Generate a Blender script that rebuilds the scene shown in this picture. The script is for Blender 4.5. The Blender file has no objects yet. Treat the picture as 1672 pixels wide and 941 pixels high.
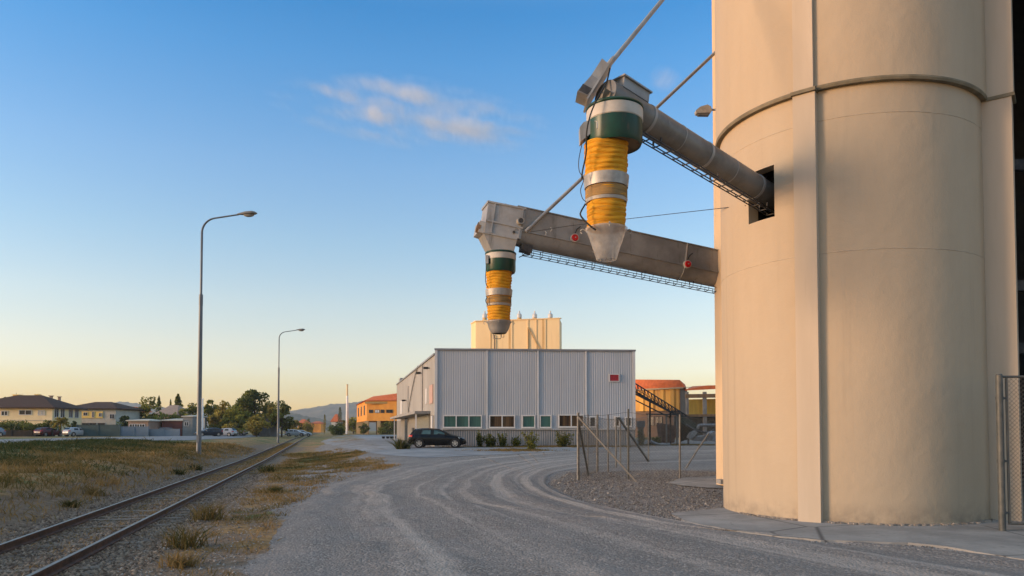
import bpy, bmesh, math, random
import numpy as np
from mathutils import Vector, Matrix
from mathutils.geometry import delaunay_2d_cdt
random.seed(7); RNG = np.random.default_rng(11)
scene = bpy.context.scene
COL = scene.collection
PI = math.pi
V = Vector

# ------------------------------------------------------------------ camera model (metres; camera looks along +Y)
CAM = V((0, 0, 1.95)); F = 1200.0; PITCH = math.radians(2.0)
HORIZ = 703.0; PPY = HORIZ - F*math.tan(PITCH)
def ray(px, py):
    xc = (px-836)/F; yc = -(py-PPY)/F
    return V((xc, math.cos(PITCH)-yc*math.sin(PITCH), math.sin(PITCH)+yc*math.cos(PITCH)))
def P(px, py, Y):
    d = ray(px, py); return CAM + d*(Y/d.y)

# ------------------------------------------------------------------ terrain
def sm(a, b, x):
    t = np.clip((x-a)/(b-a), 0, 1); return t*t*(3-2*t)
CT = math.cos(math.atan(.254))
def track_x(Y): return -4.675-.254*Y
def s_of(x, y): return (x-track_x(y))*CT
_ph = RNG.uniform(0, 6.28, (9, 3)); _fr = RNG.normal(0, 1, (9, 2))
def wob(x, y, sc):
    r = 0
    for k in range(9):
        a = sc*(1+.45*k)
        d = _fr[k]/np.hypot(*_fr[k])
        r = r+np.sin((x*d[0]+y*d[1])*a+_ph[k, 0]+1.3*np.sin((x*d[1]-y*d[0])*a*.6+_ph[k, 1]))/(1+.45*k)
    return r/3.2
def g(x, y, noise=True):
    x = np.asarray(x, float); y = np.asarray(y, float)
    s = s_of(x, y)
    br = np.interp(y, [-99, 13, 20, 57, 90, 150, 400], [-.07, -.07, 0, .70, .82, .92, 1.0])
    bt = np.interp(y, [-99, 48, 140, 400], [0, 0, .6, .9])-.13
    tr = sm(2.0, 9, s)
    tl = .62*sm(1.35, 5.0, -s)+.38*sm(5.0, 15, -s)
    z = bt*(1-tr)+br*tr
    z = z*(1-tl)+.97*tl
    z = z+.30*np.exp(-((x+16.6)**2+(y-46.5)**2)/16)*sm(1.3, 2.6, -s)
    if noise:
        gl = sm(1.5, 3.5, -s)*(1-sm(48, 62, y))
        z = z+gl*(.11*wob(x, y, .9)+.05*wob(x+30, y, 2.7))
        gr = sm(1.6, 3, s)*(1-sm(5.5, 8, s))*sm(8, 14, y)
        z = z+gr*.05*wob(x, y+9, 1.6)
    return z
def gz(x, y): return float(g(x, y))
def ground_at(px, py, lift=0):
    d = ray(px, py); lo = 3.0; Y = 3.0
    while Y < 900:
        p = CAM+d*(Y/d.y)
        if p.z < float(g(p.x, p.y, False)): break
        lo = Y; Y *= 1.01
    hi = Y
    for _ in range(25):
        m = (lo+hi)/2; p = CAM+d*(m/d.y)
        if p.z < float(g(p.x, p.y, False)): hi = m
        else: lo = m
    p = CAM+d*(hi/d.y)
    return V((p.x, p.y, gz(p.x, p.y)+lift))

# ------------------------------------------------------------------ materials
MATS = {}
def nodes_of(name):
    m = bpy.data.materials.new(name); m.use_nodes = True
    nt = m.node_tree; b = nt.nodes['Principled BSDF']
    return m, nt, b
def rgba(c): return (c[0], c[1], c[2], 1)
def mat(name, c, rough=.6, metal=0, c2=None, scale=4, detail=6, bump=0, bscale=None, stretch=None, lo=.35, hi=.65, spec=None, dirt=None):
    """base colour varied by noise towards c2; optional bump; dirt = (colour, scale, stretch, lo, hi)"""
    if name in MATS: return MATS[name]
    m, nt, b = nodes_of(name); N = nt.nodes; L = nt.links
    b.inputs['Roughness'].default_value = rough; b.inputs['Metallic'].default_value = metal
    b.inputs['Specular IOR Level'].default_value = .28 if spec is None else spec
    b.inputs['Base Color'].default_value = rgba(c)
    tc = N.new('ShaderNodeTexCoord')
    def noise(sc, st, det=detail):
        n = N.new('ShaderNodeTexNoise'); n.inputs['Scale'].default_value = sc; n.inputs['Detail'].default_value = det
        n.inputs['Roughness'].default_value = .6
        if st:
            mp = N.new('ShaderNodeMapping'); mp.inputs['Scale'].default_value = st
            L.new(tc.outputs['Object'], mp.inputs[0]); L.new(mp.outputs[0], n.inputs['Vector'])
        else: L.new(tc.outputs['Object'], n.inputs['Vector'])
        return n
    def ramp(src, lo, hi):
        r = N.new('ShaderNodeMapRange'); r.interpolation_type = 'SMOOTHSTEP'
        r.inputs['From Min'].default_value = lo; r.inputs['From Max'].default_value = hi
        L.new(src, r.inputs['Value']); return r.outputs['Result']
    col = None
    if c2:
        n = noise(scale, stretch); mx = N.new('ShaderNodeMix'); mx.data_type = 'RGBA'
        L.new(ramp(n.outputs['Fac'], lo, hi), mx.inputs[0])
        mx.inputs[6].default_value = rgba(c); mx.inputs[7].default_value = rgba(c2)
        col = mx.outputs[2]
    if dirt:
        n = noise(dirt[1], dirt[2]); mx = N.new('ShaderNodeMix'); mx.data_type = 'RGBA'
        L.new(ramp(n.outputs['Fac'], dirt[3], dirt[4]), mx.inputs[0])
        if col: L.new(col, mx.inputs[6])
        else: mx.inputs[6].default_value = rgba(c)
        mx.inputs[7].default_value = rgba(dirt[0]); col = mx.outputs[2]
    if col: L.new(col, b.inputs['Base Color'])
    if bump:
        n = noise(bscale or scale*3, None); bp = N.new('ShaderNodeBump'); bp.inputs['Strength'].default_value = 1.0
        bp.inputs['Distance'].default_value = bump
        L.new(n.outputs['Fac'], bp.inputs['Height']); L.new(bp.outputs[0], b.inputs['Normal'])
    MATS[name] = m; return m
def leaf_mat(name, dark, light, trans=.25):
    if name in MATS: return MATS[name]
    m, nt, b = nodes_of(name); N = nt.nodes; L = nt.links
    at = N.new('ShaderNodeAttribute'); at.attribute_name = 'tone'
    mx = N.new('ShaderNodeMix'); mx.data_type = 'RGBA'
    mx.inputs[6].default_value = rgba(dark); mx.inputs[7].default_value = rgba(light)
    L.new(at.outputs['Fac'], mx.inputs[0]); L.new(mx.outputs[2], b.inputs['Base Color'])
    b.inputs['Roughness'].default_value = .75; b.inputs['Specular IOR Level'].default_value = .2
    tr = N.new('ShaderNodeBsdfTranslucent'); L.new(mx.outputs[2], tr.inputs['Color'])
    ms = N.new('ShaderNodeMixShader'); ms.inputs[0].default_value = trans
    L.new(b.outputs[0], ms.inputs[1]); L.new(tr.outputs[0], ms.inputs[2])
    L.new(ms.outputs[0], N['Material Output'].inputs['Surface'])
    MATS[name] = m; return m

# ------------------------------------------------------------------ objects
def root_loc(o):
    while o.parent: o = o.parent
    return o.location
def thing(name, loc, label, cat, group=None):
    o = bpy.data.objects.new(name, None); COL.objects.link(o); o.location = loc; o.empty_display_size = .3
    o['label'] = label; o['category'] = cat
    if group: o['group'] = group
    return o
def tag(o, label=None, cat=None, group=None, kind=None):
    if label: o['label'] = label
    if cat: o['category'] = cat
    if group: o['group'] = group
    if kind: o['kind'] = kind
    return o
def copy_tree(o, parent=None):
    c = o.copy(); COL.objects.link(c); c.parent = parent
    for ch in list(o.children): copy_tree(ch, c)
    return c
class MB:
    def __init__(s): s.v = []; s.f = []; s.tone = None; s.sm = []
    def add(s, vs, fs, smooth=False):
        o = len(s.v); s.v += [tuple(p) for p in vs]; s.f += [tuple(i+o for i in f) for f in fs]
        s.sm += [smooth]*len(fs); return s
    def box(s, c, size, axes=None):
        a = axes or (V((1, 0, 0)), V((0, 1, 0)), V((0, 0, 1))); c = V(c)
        h = [a[i]*(size[i]/2) for i in range(3)]
        vs = [c+h[0]*i+h[1]*j+h[2]*k for k in (-1, 1) for j in (-1, 1) for i in (-1, 1)]
        return s.add(vs, [(0, 2, 3, 1), (4, 5, 7, 6), (0, 1, 5, 4), (2, 6, 7, 3), (0, 4, 6, 2), (1, 3, 7, 5)])
    def hexa(s, bot, top):
        vs = list(bot)+list(top); n = len(bot)
        fs = [tuple(range(n-1, -1, -1)), tuple(range(n, 2*n))]+[(i, (i+1) % n, n+(i+1) % n, n+i) for i in range(n)]
        return s.add(vs, fs)
    def prism(s, poly, z0, z1):
        return s.hexa([V((p[0], p[1], z0)) for p in poly], [V((p[0], p[1], z1)) for p in poly])
    def bar(s, a, b, w, h=None, up=V((0, 0, 1))):
        a = V(a); b = V(b); h = h or w; d = (b-a).normalized()
        if abs(d.dot(up)) > .99: up = V((1, 0, 0))
        sd = d.cross(up).normalized(); u = sd.cross(d)
        q = [sd*w/2*i+u*h/2*j for i, j in ((-1, -1), (1, -1), (1, 1), (-1, 1))]
        return s.hexa([a+x for x in q], [b+x for x in q])
    def tube(s, pts, r, n=8, cap=True, r2=None):
        pts = [V(p) for p in pts]; m = len(pts); vs = []; fs = []
        ref = V((0, 0, 1)) if abs((pts[-1]-pts[0]).normalized().z) < .9 else V((1, 0, 0))
        for i, p in enumerate(pts):
            d = (pts[min(i+1, m-1)]-pts[max(i-1, 0)]).normalized()
            a = d.cross(ref).normalized(); b = d.cross(a)
            rr = r if r2 is None else r+(r2-r)*i/(m-1)
            for k in range(n):
                t = 2*PI*k/n; vs.append(p+a*rr*math.cos(t)+b*rr*math.sin(t))
        for i in range(m-1):
            for k in range(n): fs.append((i*n+k, i*n+(k+1) % n, (i+1)*n+(k+1) % n, (i+1)*n+k))
        s.add(vs, fs, n > 5)
        if cap: s.add(vs[:n], [tuple(range(n-1, -1, -1))]); s.add(vs[-n:], [tuple(range(n))])
        return s
    def lathe(s, c, prof, n=32, a0=0, a1=2*PI, smooth=True, tilt=V((0, 0, 0))):
        """prof: list of (r, z) ; tilt shifts the axis per metre of z"""
        c = V(c); full = abs(a1-a0-2*PI) < 1e-6; m = n if full else n+1; vs = []; fs = []
        for r, z in prof:
            for k in range(m):
                t = a0+(a1-a0)*k/n; vs.append(c+V((r*math.cos(t), r*math.sin(t), z))+tilt*z)
        for i in range(len(prof)-1):
            for k in range(n):
                k2 = (k+1) % m; fs.append((i*m+k, i*m+k2, (i+1)*m+k2, (i+1)*m+k))
        return s.add(vs, fs, smooth)
    def disc(s, c, r, n=24, nrm=V((0, 0, 1))):
        c = V(c); nrm = V(nrm).normalized(); a = nrm.orthogonal().normalized(); b = nrm.cross(a)
        return s.add([c+a*r*math.cos(2*PI*k/n)+b*r*math.sin(2*PI*k/n) for k in range(n)], [tuple(range(n))])
    def cyl(s, a, b, r, n=16, r2=None): return s.tube([a, b], r, n, True, r2)
    def build(s, name, m, parent=None, loc=None, smooth_angle=None, label=None):
        me = bpy.data.meshes.new(name)
        off = V(root_loc(parent)) if parent is not None else V(loc or (0, 0, 0))
        arr = np.array([tuple(p) for p in s.v], float)-np.array(off)
        me.from_pydata([tuple(p) for p in arr], [], s.f)
        me.polygons.foreach_set('use_smooth', s.sm)
        bm = bmesh.new(); bm.from_mesh(me); bmesh.ops.recalc_face_normals(bm, faces=bm.faces) if s.tone is None else None
        bm.to_mesh(me); bm.free()
        if s.tone is not None:
            at = me.attributes.new('tone', 'FLOAT', 'FACE'); at.data.foreach_set('value', np.array(s.tone, np.float32))
        if smooth_angle: me.set_sharp_from_angle(angle=math.radians(smooth_angle))
        me.materials.append(m); me.update()
        o = bpy.data.objects.new(name, me); COL.objects.link(o)
        if parent is not None: o.parent = parent
        else: o.location = off
        if label: o['label'] = label
        return o
def ngrid(name, X, Y, Z, m, attrs=None, uv=None, smooth=True):
    """grid mesh from 2-D arrays"""
    r, c = X.shape; me = bpy.data.meshes.new(name)
    co = np.stack([X, Y, Z], -1).reshape(-1, 3)
    i = np.arange(r*c).reshape(r, c)
    q = np.stack([i[:-1, :-1], i[:-1, 1:], i[1:, 1:], i[1:, :-1]], -1).reshape(-1, 4)
    me.vertices.add(r*c); me.vertices.foreach_set('co', co.astype(np.float32).ravel())
    me.loops.add(q.size); me.loops.foreach_set('vertex_index', q.astype(np.int32).ravel())
    me.polygons.add(len(q)); me.polygons.foreach_set('loop_start', np.arange(0, q.size, 4, dtype=np.int32))
    me.polygons.foreach_set('use_smooth', np.full(len(q), smooth))
    for k, a in (attrs or {}).items():
        at = me.attributes.new(k, 'FLOAT', 'POINT'); at.data.foreach_set('value', a.astype(np.float32).ravel())
    if uv is not None:
        ul = me.uv_layers.new(name='UVMap'); u = uv.reshape(-1, 2)[q.ravel()]
        ul.data.foreach_set('uv', u.astype(np.float32).ravel())
    me.update(calc_edges=True); me.validate()
    me.materials.append(m)
    o = bpy.data.objects.new(name, me); COL.objects.link(o); return o
def blades(name, base, vec, width, tone, m, bend=None):
    """many thin triangles/quads: base Nx3, vec Nx3 (root->tip), width N, tone N"""
    n = len(base); side = np.cross(vec, RNG.normal(size=(n, 3))); side /= np.linalg.norm(side, axis=1)[:, None]+1e-9
    w = side*width[:, None]/2; mid = base+vec*.55
    if bend is not None: tip = base+vec+bend
    else: tip = base+vec
    co = np.stack([base-w, base+w, mid+w*.8, mid-w*.8, tip], 1).reshape(-1, 3)
    me = bpy.data.meshes.new(name); me.vertices.add(5*n); me.vertices.foreach_set('co', co.astype(np.float32).ravel())
    k = np.arange(n)*5
    li = np.stack([k, k+1, k+2, k+3, k+3, k+2, k+4], 1)
    me.loops.add(7*n); me.loops.foreach_set('vertex_index', li.astype(np.int32).ravel())
    st = np.stack([np.arange(n)*7, np.arange(n)*7+4], 1)
    me.polygons.add(2*n); me.polygons.foreach_set('loop_start', st.astype(np.int32).ravel())
    at = me.attributes.new('tone', 'FLOAT', 'FACE'); at.data.foreach_set('value', np.repeat(tone, 2).astype(np.float32))
    me.update(calc_edges=True); me.validate(); me.materials.append(m)
    o = bpy.data.objects.new(name, me); COL.objects.link(o); return o
def quads(name, cen, size, tone, m, parent=None, flat=0.0, elong=1.0):
    """leaf-sized random quads (two crossed directions) as one mesh"""
    n = len(cen); a = RNG.normal(size=(n, 3)); a[:, 2] *= (1-flat)
    a /= np.linalg.norm(a, axis=1)[:, None]; b = np.cross(a, RNG.normal(size=(n, 3))); b /= np.linalg.norm(b, axis=1)[:, None]
    s = (size*RNG.uniform(.6, 1.35, n))[:, None]/2; a = a*s*elong; b = b*s*.7
    co = np.stack([cen-a, cen+b*.9-a*.1, cen+a, cen-b*.9+a*.15], 1).reshape(-1, 3)
    off = np.array(root_loc(parent)) if parent is not None else np.zeros(3)
    me = bpy.data.meshes.new(name); me.vertices.add(4*n); me.vertices.foreach_set('co', (co-off).astype(np.float32).ravel())
    me.loops.add(4*n); me.loops.foreach_set('vertex_index', np.arange(4*n, dtype=np.int32))
    me.polygons.add(n); me.polygons.foreach_set('loop_start', np.arange(0, 4*n, 4, dtype=np.int32))
    at = me.attributes.new('tone', 'FLOAT', 'FACE'); at.data.foreach_set('value', tone.astype(np.float32))
    me.update(calc_edges=True); me.validate(); me.materials.append(m)
    o = bpy.data.objects.new(name, me); COL.objects.link(o)
    if parent is not None: o.parent = parent
    return o
def in_poly(x, y, poly):
    x = np.asarray(x); y = np.asarray(y); c = np.zeros(x.shape, bool); n = len(poly)
    for i in range(n):
        x1, y1 = poly[i][:2]; x2, y2 = poly[(i+1) % n][:2]
        if y1 == y2: continue
        t = ((y1 > y) != (y2 > y)) & (x < (x2-x1)*(y-y1)/(y2-y1)+x1); c ^= t
    return c
def resample(pts, n):
    """smooth (Catmull-Rom) resample of a polyline of (x, y)"""
    p = np.array([q[:2] for q in pts], float); m = len(p)
    pp = np.vstack([2*p[0]-p[1], p, 2*p[-1]-p[-2]]); out = []
    for i in range(m-1):
        for t in np.linspace(0, 1, 24, endpoint=False):
            a, b, c, d = pp[i:i+4]
            out.append(.5*((2*b)+(-a+c)*t+(2*a-5*b+4*c-d)*t*t+(-a+3*b-3*c+d)*t**3))
    out.append(p[-1]); out = np.array(out)
    d = np.r_[0, np.cumsum(np.hypot(*np.diff(out, axis=0).T))]
    u = np.linspace(0, d[-1], n)
    return np.stack([np.interp(u, d, out[:, 0]), np.interp(u, d, out[:, 1])], 1)
def sheet(name, outline, step, lift, m, jag=.0, kind='structure'):
    """flat sheet draped on the terrain inside a world-space outline"""
    pts = []
    n = len(outline)
    for i in range(n):
        a = V(outline[i][:2]); b = V(outline[(i+1) % n][:2]); k = max(1, int((b-a).length/max(step, (a.length)*.03)))
        for j in range(k):
            q = a+(b-a)*(j/k)
            if jag: q = q+V((random.uniform(-jag, jag), random.uniform(-jag, jag)))
            pts.append(q)
    nb = len(pts); xs = [p.x for p in pts]; ys = [p.y for p in pts]
    y = min(ys); inner = []
    while y < max(ys):
        st = max(step, abs(y)*.03); xx = np.arange(min(xs), max(xs), st)+random.uniform(0, .2*st)
        ok = in_poly(xx, np.full(len(xx), y), [(p.x, p.y) for p in pts])
        inner += [V((float(a), y)) for a in xx[ok]]; y += st
    r = delaunay_2d_cdt(pts+inner, [(i, (i+1) % nb) for i in range(nb)], [], 1, 1e-4)
    vs, fs = r[0], r[2]
    X = np.array([v.x for v in vs]); Y = np.array([v.y for v in vs]); Z = g(X, Y)+lift
    me = bpy.data.meshes.new(name); me.from_pydata(list(zip(X.tolist(), Y.tolist(), Z.tolist())), [], [tuple(f) for f in fs])
    bm = bmesh.new(); bm.from_mesh(me)
    for f in bm.faces:
        f.normal_update()
        if f.normal.z < 0: f.normal_flip()
        f.smooth = True
    bm.to_mesh(me); bm.free(); me.materials.append(m)
    o = bpy.data.objects.new(name, me); COL.objects.link(o); o['kind'] = kind; return o
# ------------------------------------------------------------------ light settings
SUN_EL = 9.0; SUN_AZ = 180+75; SUN = 1.7; SUN_ANG = 14.0; SUNCOL = (1, .66, .40); SKY = .12; AIR = 1.0; DUST = .3; OZONE = 2.0; EXPO = 1.3; CLOUD = .04; LEAFK = .30; HAZE = .00013
# ------------------------------------------------------------------ setting: ground, roads, track bed
class NT:
    """tiny node-building helper"""
    def __init__(s, name): s.m, s.nt, s.b = nodes_of(name); s.N = s.nt.nodes; s.L = s.nt.links
    def inp(s, n, k, v):
        if v is None: return
        if hasattr(v, 'is_output') or hasattr(v, 'links'): s.L.new(v, n.inputs[k])
        else: n.inputs[k].default_value = v
    def coord(s, w='Object'): return s.N.new('ShaderNodeTexCoord').outputs[w]
    def mapping(s, v, sc): n = s.N.new('ShaderNodeMapping'); s.L.new(v, n.inputs[0]); n.inputs['Scale'].default_value = sc; return n.outputs[0]
    def noise(s, v, sc, det=6, rough=.6, dist=0):
        n = s.N.new('ShaderNodeTexNoise'); s.L.new(v, n.inputs['Vector']); n.inputs['Scale'].default_value = sc
        n.inputs['Detail'].default_value = det; n.inputs['Roughness'].default_value = rough; n.inputs['Distortion'].default_value = dist
        return n.outputs['Fac']
    def voro(s, v, sc, out='Distance', feat='F1'):
        n = s.N.new('ShaderNodeTexVoronoi'); n.feature = feat; s.L.new(v, n.inputs['Vector']); n.inputs['Scale'].default_value = sc
        return n.outputs[out]
    def math(s, op, a, b=0.0, clamp=False):
        n = s.N.new('ShaderNodeMath'); n.operation = op; n.use_clamp = clamp; s.inp(n, 0, a); s.inp(n, 1, b); return n.outputs[0]
    def rng(s, v, a, b, c=0.0, d=1.0):
        n = s.N.new('ShaderNodeMapRange'); n.interpolation_type = 'SMOOTHSTEP'; s.L.new(v, n.inputs['Value'])
        for k, x in (('From Min', a), ('From Max', b), ('To Min', c), ('To Max', d)): n.inputs[k].default_value = x
        return n.outputs['Result']
    def mix(s, f, a, b, mode='MIX'):
        n = s.N.new('ShaderNodeMix'); n.data_type = 'RGBA'; n.blend_type = mode
        s.inp(n, 0, f)
        for k, v in ((6, a), (7, b)): s.inp(n, k, rgba(v) if isinstance(v, tuple) else v)
        return n.outputs[2]
    def attr(s, nm): n = s.N.new('ShaderNodeAttribute'); n.attribute_name = nm; return n.outputs['Fac']
    def bump(s, h, dist, strength=1.0, prev=None):
        n = s.N.new('ShaderNodeBump'); n.inputs['Distance'].default_value = dist; n.inputs['Strength'].default_value = strength
        s.L.new(h, n.inputs['Height'])
        if prev is not None: s.L.new(prev, n.inputs['Normal'])
        return n.outputs[0]
    def done(s, col, rough=.9, nrm=None, spec=.25):
        s.inp(s.b, 'Base Color', rgba(col) if isinstance(col, tuple) else col); s.inp(s.b, 'Roughness', rough)
        s.b.inputs['Specular IOR Level'].default_value = spec
        if nrm is not None: s.L.new(nrm, s.b.inputs['Normal'])
        MATS[s.m.name] = s.m; return s.m
def gravel_cols(t, c, a, b, d):
    """stones: voronoi cell colours mixed with noise"""
    cell = t.N.new('ShaderNodeTexVoronoi'); t.L.new(c, cell.inputs['Vector']); cell.inputs['Scale'].default_value = 22
    sx = t.N.new('ShaderNodeSeparateColor'); t.L.new(cell.outputs['Color'], sx.inputs[0])
    base = t.mix(t.rng(t.noise(c, .55, 5), .35, .68), a, b)
    st = t.mix(t.rng(sx.outputs[0], .55, 1.0), base, d)
    fine = t.noise(c, 60, 3)
    st = t.mix(t.rng(fine, .3, .75), t.mix(.55, st, (.03, .028, .027)), st)
    big = t.voro(c, 9)
    return st, t.math('ADD', t.math('MULTIPLY', cell.outputs['Distance'], -1.0), t.math('MULTIPLY', fine, .5))

t = NT('ground_mix'); c = t.coord()
grv, gh = gravel_cols(t, c, (.215, .198, .182), (.29, .27, .248), (.43, .40, .37))
n1 = t.noise(c, .9, 7, .65); n2 = t.noise(c, 6, 6, .7); n3 = t.noise(c, .25, 4)
grv = t.mix(t.attr('bed'), grv, t.mix(t.rng(n2, .3, .7), (.095, .07, .052), (.21, .162, .12)))
dirt = t.mix(t.rng(n2, .3, .7), (.125, .086, .056), (.235, .172, .115))
dry = t.mix(t.rng(n2, .3, .7), (.165, .10, .042), (.34, .215, .09))
grn = t.mix(t.rng(n2, .3, .7), (.055, .072, .022), (.16, .17, .055))
jit = t.math('MULTIPLY', t.math('SUBTRACT', n1, .5), 1.3)
f_g = t.rng(t.math('ADD', t.attr('gravel'), jit), .42, .62)
f_d = t.rng(t.math('ADD', t.attr('dry'), jit), .42, .6)
f_n = t.rng(t.math('ADD', t.attr('green'), t.math('MULTIPLY', t.math('SUBTRACT', t.noise(c, 1.7, 6, .65), .5), 1.4)), .42, .6)
col = t.mix(f_d, dirt, dry); col = t.mix(f_n, col, grn); col = t.mix(f_g, col, grv)
h = t.math('ADD', t.math('MULTIPLY', n2, .6), t.math('MULTIPLY', t.math('ADD', gh, n2), .5))
M_GROUND = t.done(col, .95, t.bump(h, .045))

t = NT('road_gravel'); c = t.coord(); uv = t.coord('UV')
grv, gh = gravel_cols(t, c, (.215, .196, .178), (.27, .248, .228), (.38, .352, .325))
streak = t.noise(t.mapping(uv, (1.15, .016, 1)), 1.0, 5, .6, .25)
streak2 = t.noise(t.mapping(uv, (3.4, .02, 1)), 1.0, 4, .55, .2)
lightc = t.mix(t.rng(t.noise(c, 18, 4), .3, .7), (.305, .277, .247), (.37, .337, .303))
darkc = t.mix(t.rng(t.noise(c, 25, 4), .3, .7), (.155, .144, .134), (.23, .214, .199))
f = t.math('ADD', t.math('MULTIPLY', streak, .62), t.math('MULTIPLY', streak2, .38))
f = t.math('ADD', f, t.math('MULTIPLY', t.math('SUBTRACT', t.noise(c, 3.0, 6, .7), .5), .14))
col = t.mix(t.rng(f, .48, .60, 0, .9), t.mix(t.rng(f, .36, .47), darkc, grv), lightc)
h = t.math('ADD', t.math('MULTIPLY', t.math('ADD', gh, t.noise(c, 5, 5)), .55), t.math('MULTIPLY', f, 1.6))
M_ROAD = t.done(col, .95, t.bump(h, .034))

t = NT('worn_asphalt'); c = t.coord()
col = t.mix(t.rng(t.noise(c, .35, 6, .65), .35, .65), (.20, .205, .212), (.30, .303, .305))
col = t.mix(t.rng(t.noise(c, 2.2, 6, .7), .58, .72), col, (.36, .345, .325))
col = t.mix(t.rng(t.noise(c, 40, 3), .35, .7), t.mix(.25, col, (.05, .05, .05)), col)
M_ASPH = t.done(col, .88, t.bump(t.noise(c, 40, 3), .01))
t = NT('street_asphalt'); c = t.coord()
col = t.mix(t.rng(t.noise(c, .5, 5), .3, .7), (.15, .155, .16), (.20, .205, .21))
M_STREET = t.done(col, .8)
t = NT('apron_concrete'); c = t.coord()
col = t.mix(t.rng(t.noise(c, .8, 7, .65), .32, .68), (.21, .20, .185), (.31, .293, .268))
col = t.mix(t.rng(t.noise(c, 6, 6, .7), .57, .7), col, (.15, .14, .128))
col = t.mix(t.rng(t.voro(c, .35, feat='DISTANCE_TO_EDGE'), 0.0, .012), (.09, .085, .08), col)
M_CONC = t.done(col, .9, t.bump(t.noise(c, 14, 6), .012))

# masks on the ground sheet (dry grass / green grass / gravel)
def gauss(x, y, cx, cy, rx, ry): return np.exp(-((x-cx)/rx)**2-((y-cy)/ry)**2)
def masks(x, y):
    s = s_of(x, y); n = wob(x, y, .55); n2 = wob(x+50, y-20, 1.5)
    left = sm(2.0, 4.2, -s)
    green = .38*left+.36*sm(6, 12, -s)*left+.22*n*left
    dry = .80*left+.15*n2*left
    bed = 1-sm(1.2, 1.75, np.abs(s+.05))
    between = sm(1.6, 2.4, s)*(1-sm(4.0, 7.5, s+.9*n))
    dry = dry+between*(.50+.35*n2)*sm(4, 14, y)
    green = green+between*(.30+.35*n)*sm(6, 16, y)
    gravel = .95*bed*(1-.5*sm(35, 70, y))+.22*between*(1-.8*n2)
    right = sm(2.6, 5.0, s+.6*n)
    gravel = gravel+right*1.0
    margin = sm(1.6, 2.0, -s)*(1-sm(2.4, 3.6, -s)); gravel = gravel+.08*margin
    # weedy patch between the track and the yard, and the strip along the grey hall
    pat = 0
    for cx, cy, rx, ry in PATCHES: pat = pat+gauss(x, y, cx, cy, rx, ry)
    pat = np.clip(pat, 0, 1)
    dry = dry+.75*pat; green = green+.42*pat*(1+.7*n2); gravel = gravel*(1-.95*pat)
    far = sm(62, 110, y)
    green = green*(1-far)+far*(.5+.3*n); dry = dry*(1-far)+far*.7; gravel = gravel*(1-far)
    yel = (1-sm(.5, .75, np.abs(s)))*sm(28, 38, y)*(.6+.5*n2)*(1-sm(90, 130, y)); gravel = gravel*(1-yel); dry = dry+yel; green = green*(1-.6*yel)
    return np.clip(dry, 0, 1.1), np.clip(green, 0, 1.1), np.clip(gravel, 0, 1.1)
PATCHES = []
for px, py, rw, ry in ((520, 752, 62, 5.5), (585, 758, 45, 4.0), (470, 742, 35, 6), (560, 744, 40, 4), (440, 770, 40, 3.2), (625, 763, 22, 2.0), (505, 728, 18, 5)):
    p = ground_at(px, py); PATCHES.append((p.x, p.y, rw*p.y/F, ry))
for px, py, rw, ry in ((870, 729, 130, 2.2), (845, 735, 48, 1.6), (1100, 726, 70, 2.5), (880, 726, 150, 1.5)):
    p = ground_at(px, py); PATCHES.append((p.x, p.y, rw*p.y/F, ry))

ys = [-16.0]
while ys[-1] < 3600: ys.append(ys[-1]+max(.26, .0105*max(ys[-1], 0)))
ys = np.array(ys); u = np.linspace(-1, 1, 331); u = np.sign(u)*np.abs(u)**1.25*1.75
Yg, Ug = np.meshgrid(ys, u, indexing='ij'); Xg = Ug*(np.maximum(Yg, -5)+24)-np.maximum(Yg, 0)*.05
Zg = g(Xg, Yg); dr, gn_, gv = masks(Xg, Yg)
ground = ngrid('ground', Xg, Yg, Zg, M_GROUND, dict(dry=dr, green=gn_, gravel=gv, bed=.8*(1-sm(1.5, 2.6, np.abs(s_of(Xg, Yg)+.2))))); ground['kind'] = 'structure'

# gravel road: loft between its two edges, uv = (metres across, metres along)
Lpx = [(395, 905), (440, 850), (500, 812), (575, 783), (680, 759), (800, 745), (940, 736), (1060, 731), (1200, 729)]
Rpx = [(1672, 926), (1400, 893), (1240, 872), (1080, 847), (945, 818), (893, 790), (915, 771), (1010, 760), (1200, 753)]
Lw = [(-2.8, -8), (-3.1, 2), (-3.35, 8)]+[tuple(ground_at(*p)[:2]) for p in Lpx]
Rw = [(16, -8), (13.5, 3)]+[(9.2, 10.6)]+[tuple(ground_at(*p)[:2]) for p in Rpx[1:]]
nL, nC = 420, 150
A = resample(Lw, nL); B = resample(Rw, nL)
wj = np.cumsum(RNG.normal(0, .06, nL)); wj -= np.linspace(wj[0], wj[-1], nL); A[:, 0] += np.clip(wj, -.25, .25)
tt = np.linspace(0, 1, nC)[None, :, None]; XY = A[:, None]*(1-tt)+B[:, None]*tt
al = np.r_[0, np.cumsum(np.hypot(*np.diff((A+B)/2, axis=0).T))]
U = np.broadcast_to(tt[..., 0]*7.5, (nL, nC)); W = np.broadcast_to(al[:, None], (nL, nC))
edge = np.minimum(tt[..., 0], 1-tt[..., 0])[0]
Zr = g(XY[..., 0], XY[..., 1])+.05*sm(0, .045, edge)[None, :]-.006
Zr = Zr+sm(.02, .1, edge)[None, :]*np.maximum(-.016, (1-sm(22, 30, XY[..., 1]))*(.016*np.sin(U*5+.6*np.sin(W*.2)+1)+.012*wob(U*1.0, W*.22, 5.0))+.012*wob(XY[..., 0], XY[..., 1], 1.9)+.006*wob(XY[..., 1], XY[..., 0], 6.0))
rd = ngrid('gravel_road', XY[..., 0], XY[..., 1], Zr, M_ROAD, uv=np.stack([U, W], -1)); rd['kind'] = 'structure'

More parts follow.
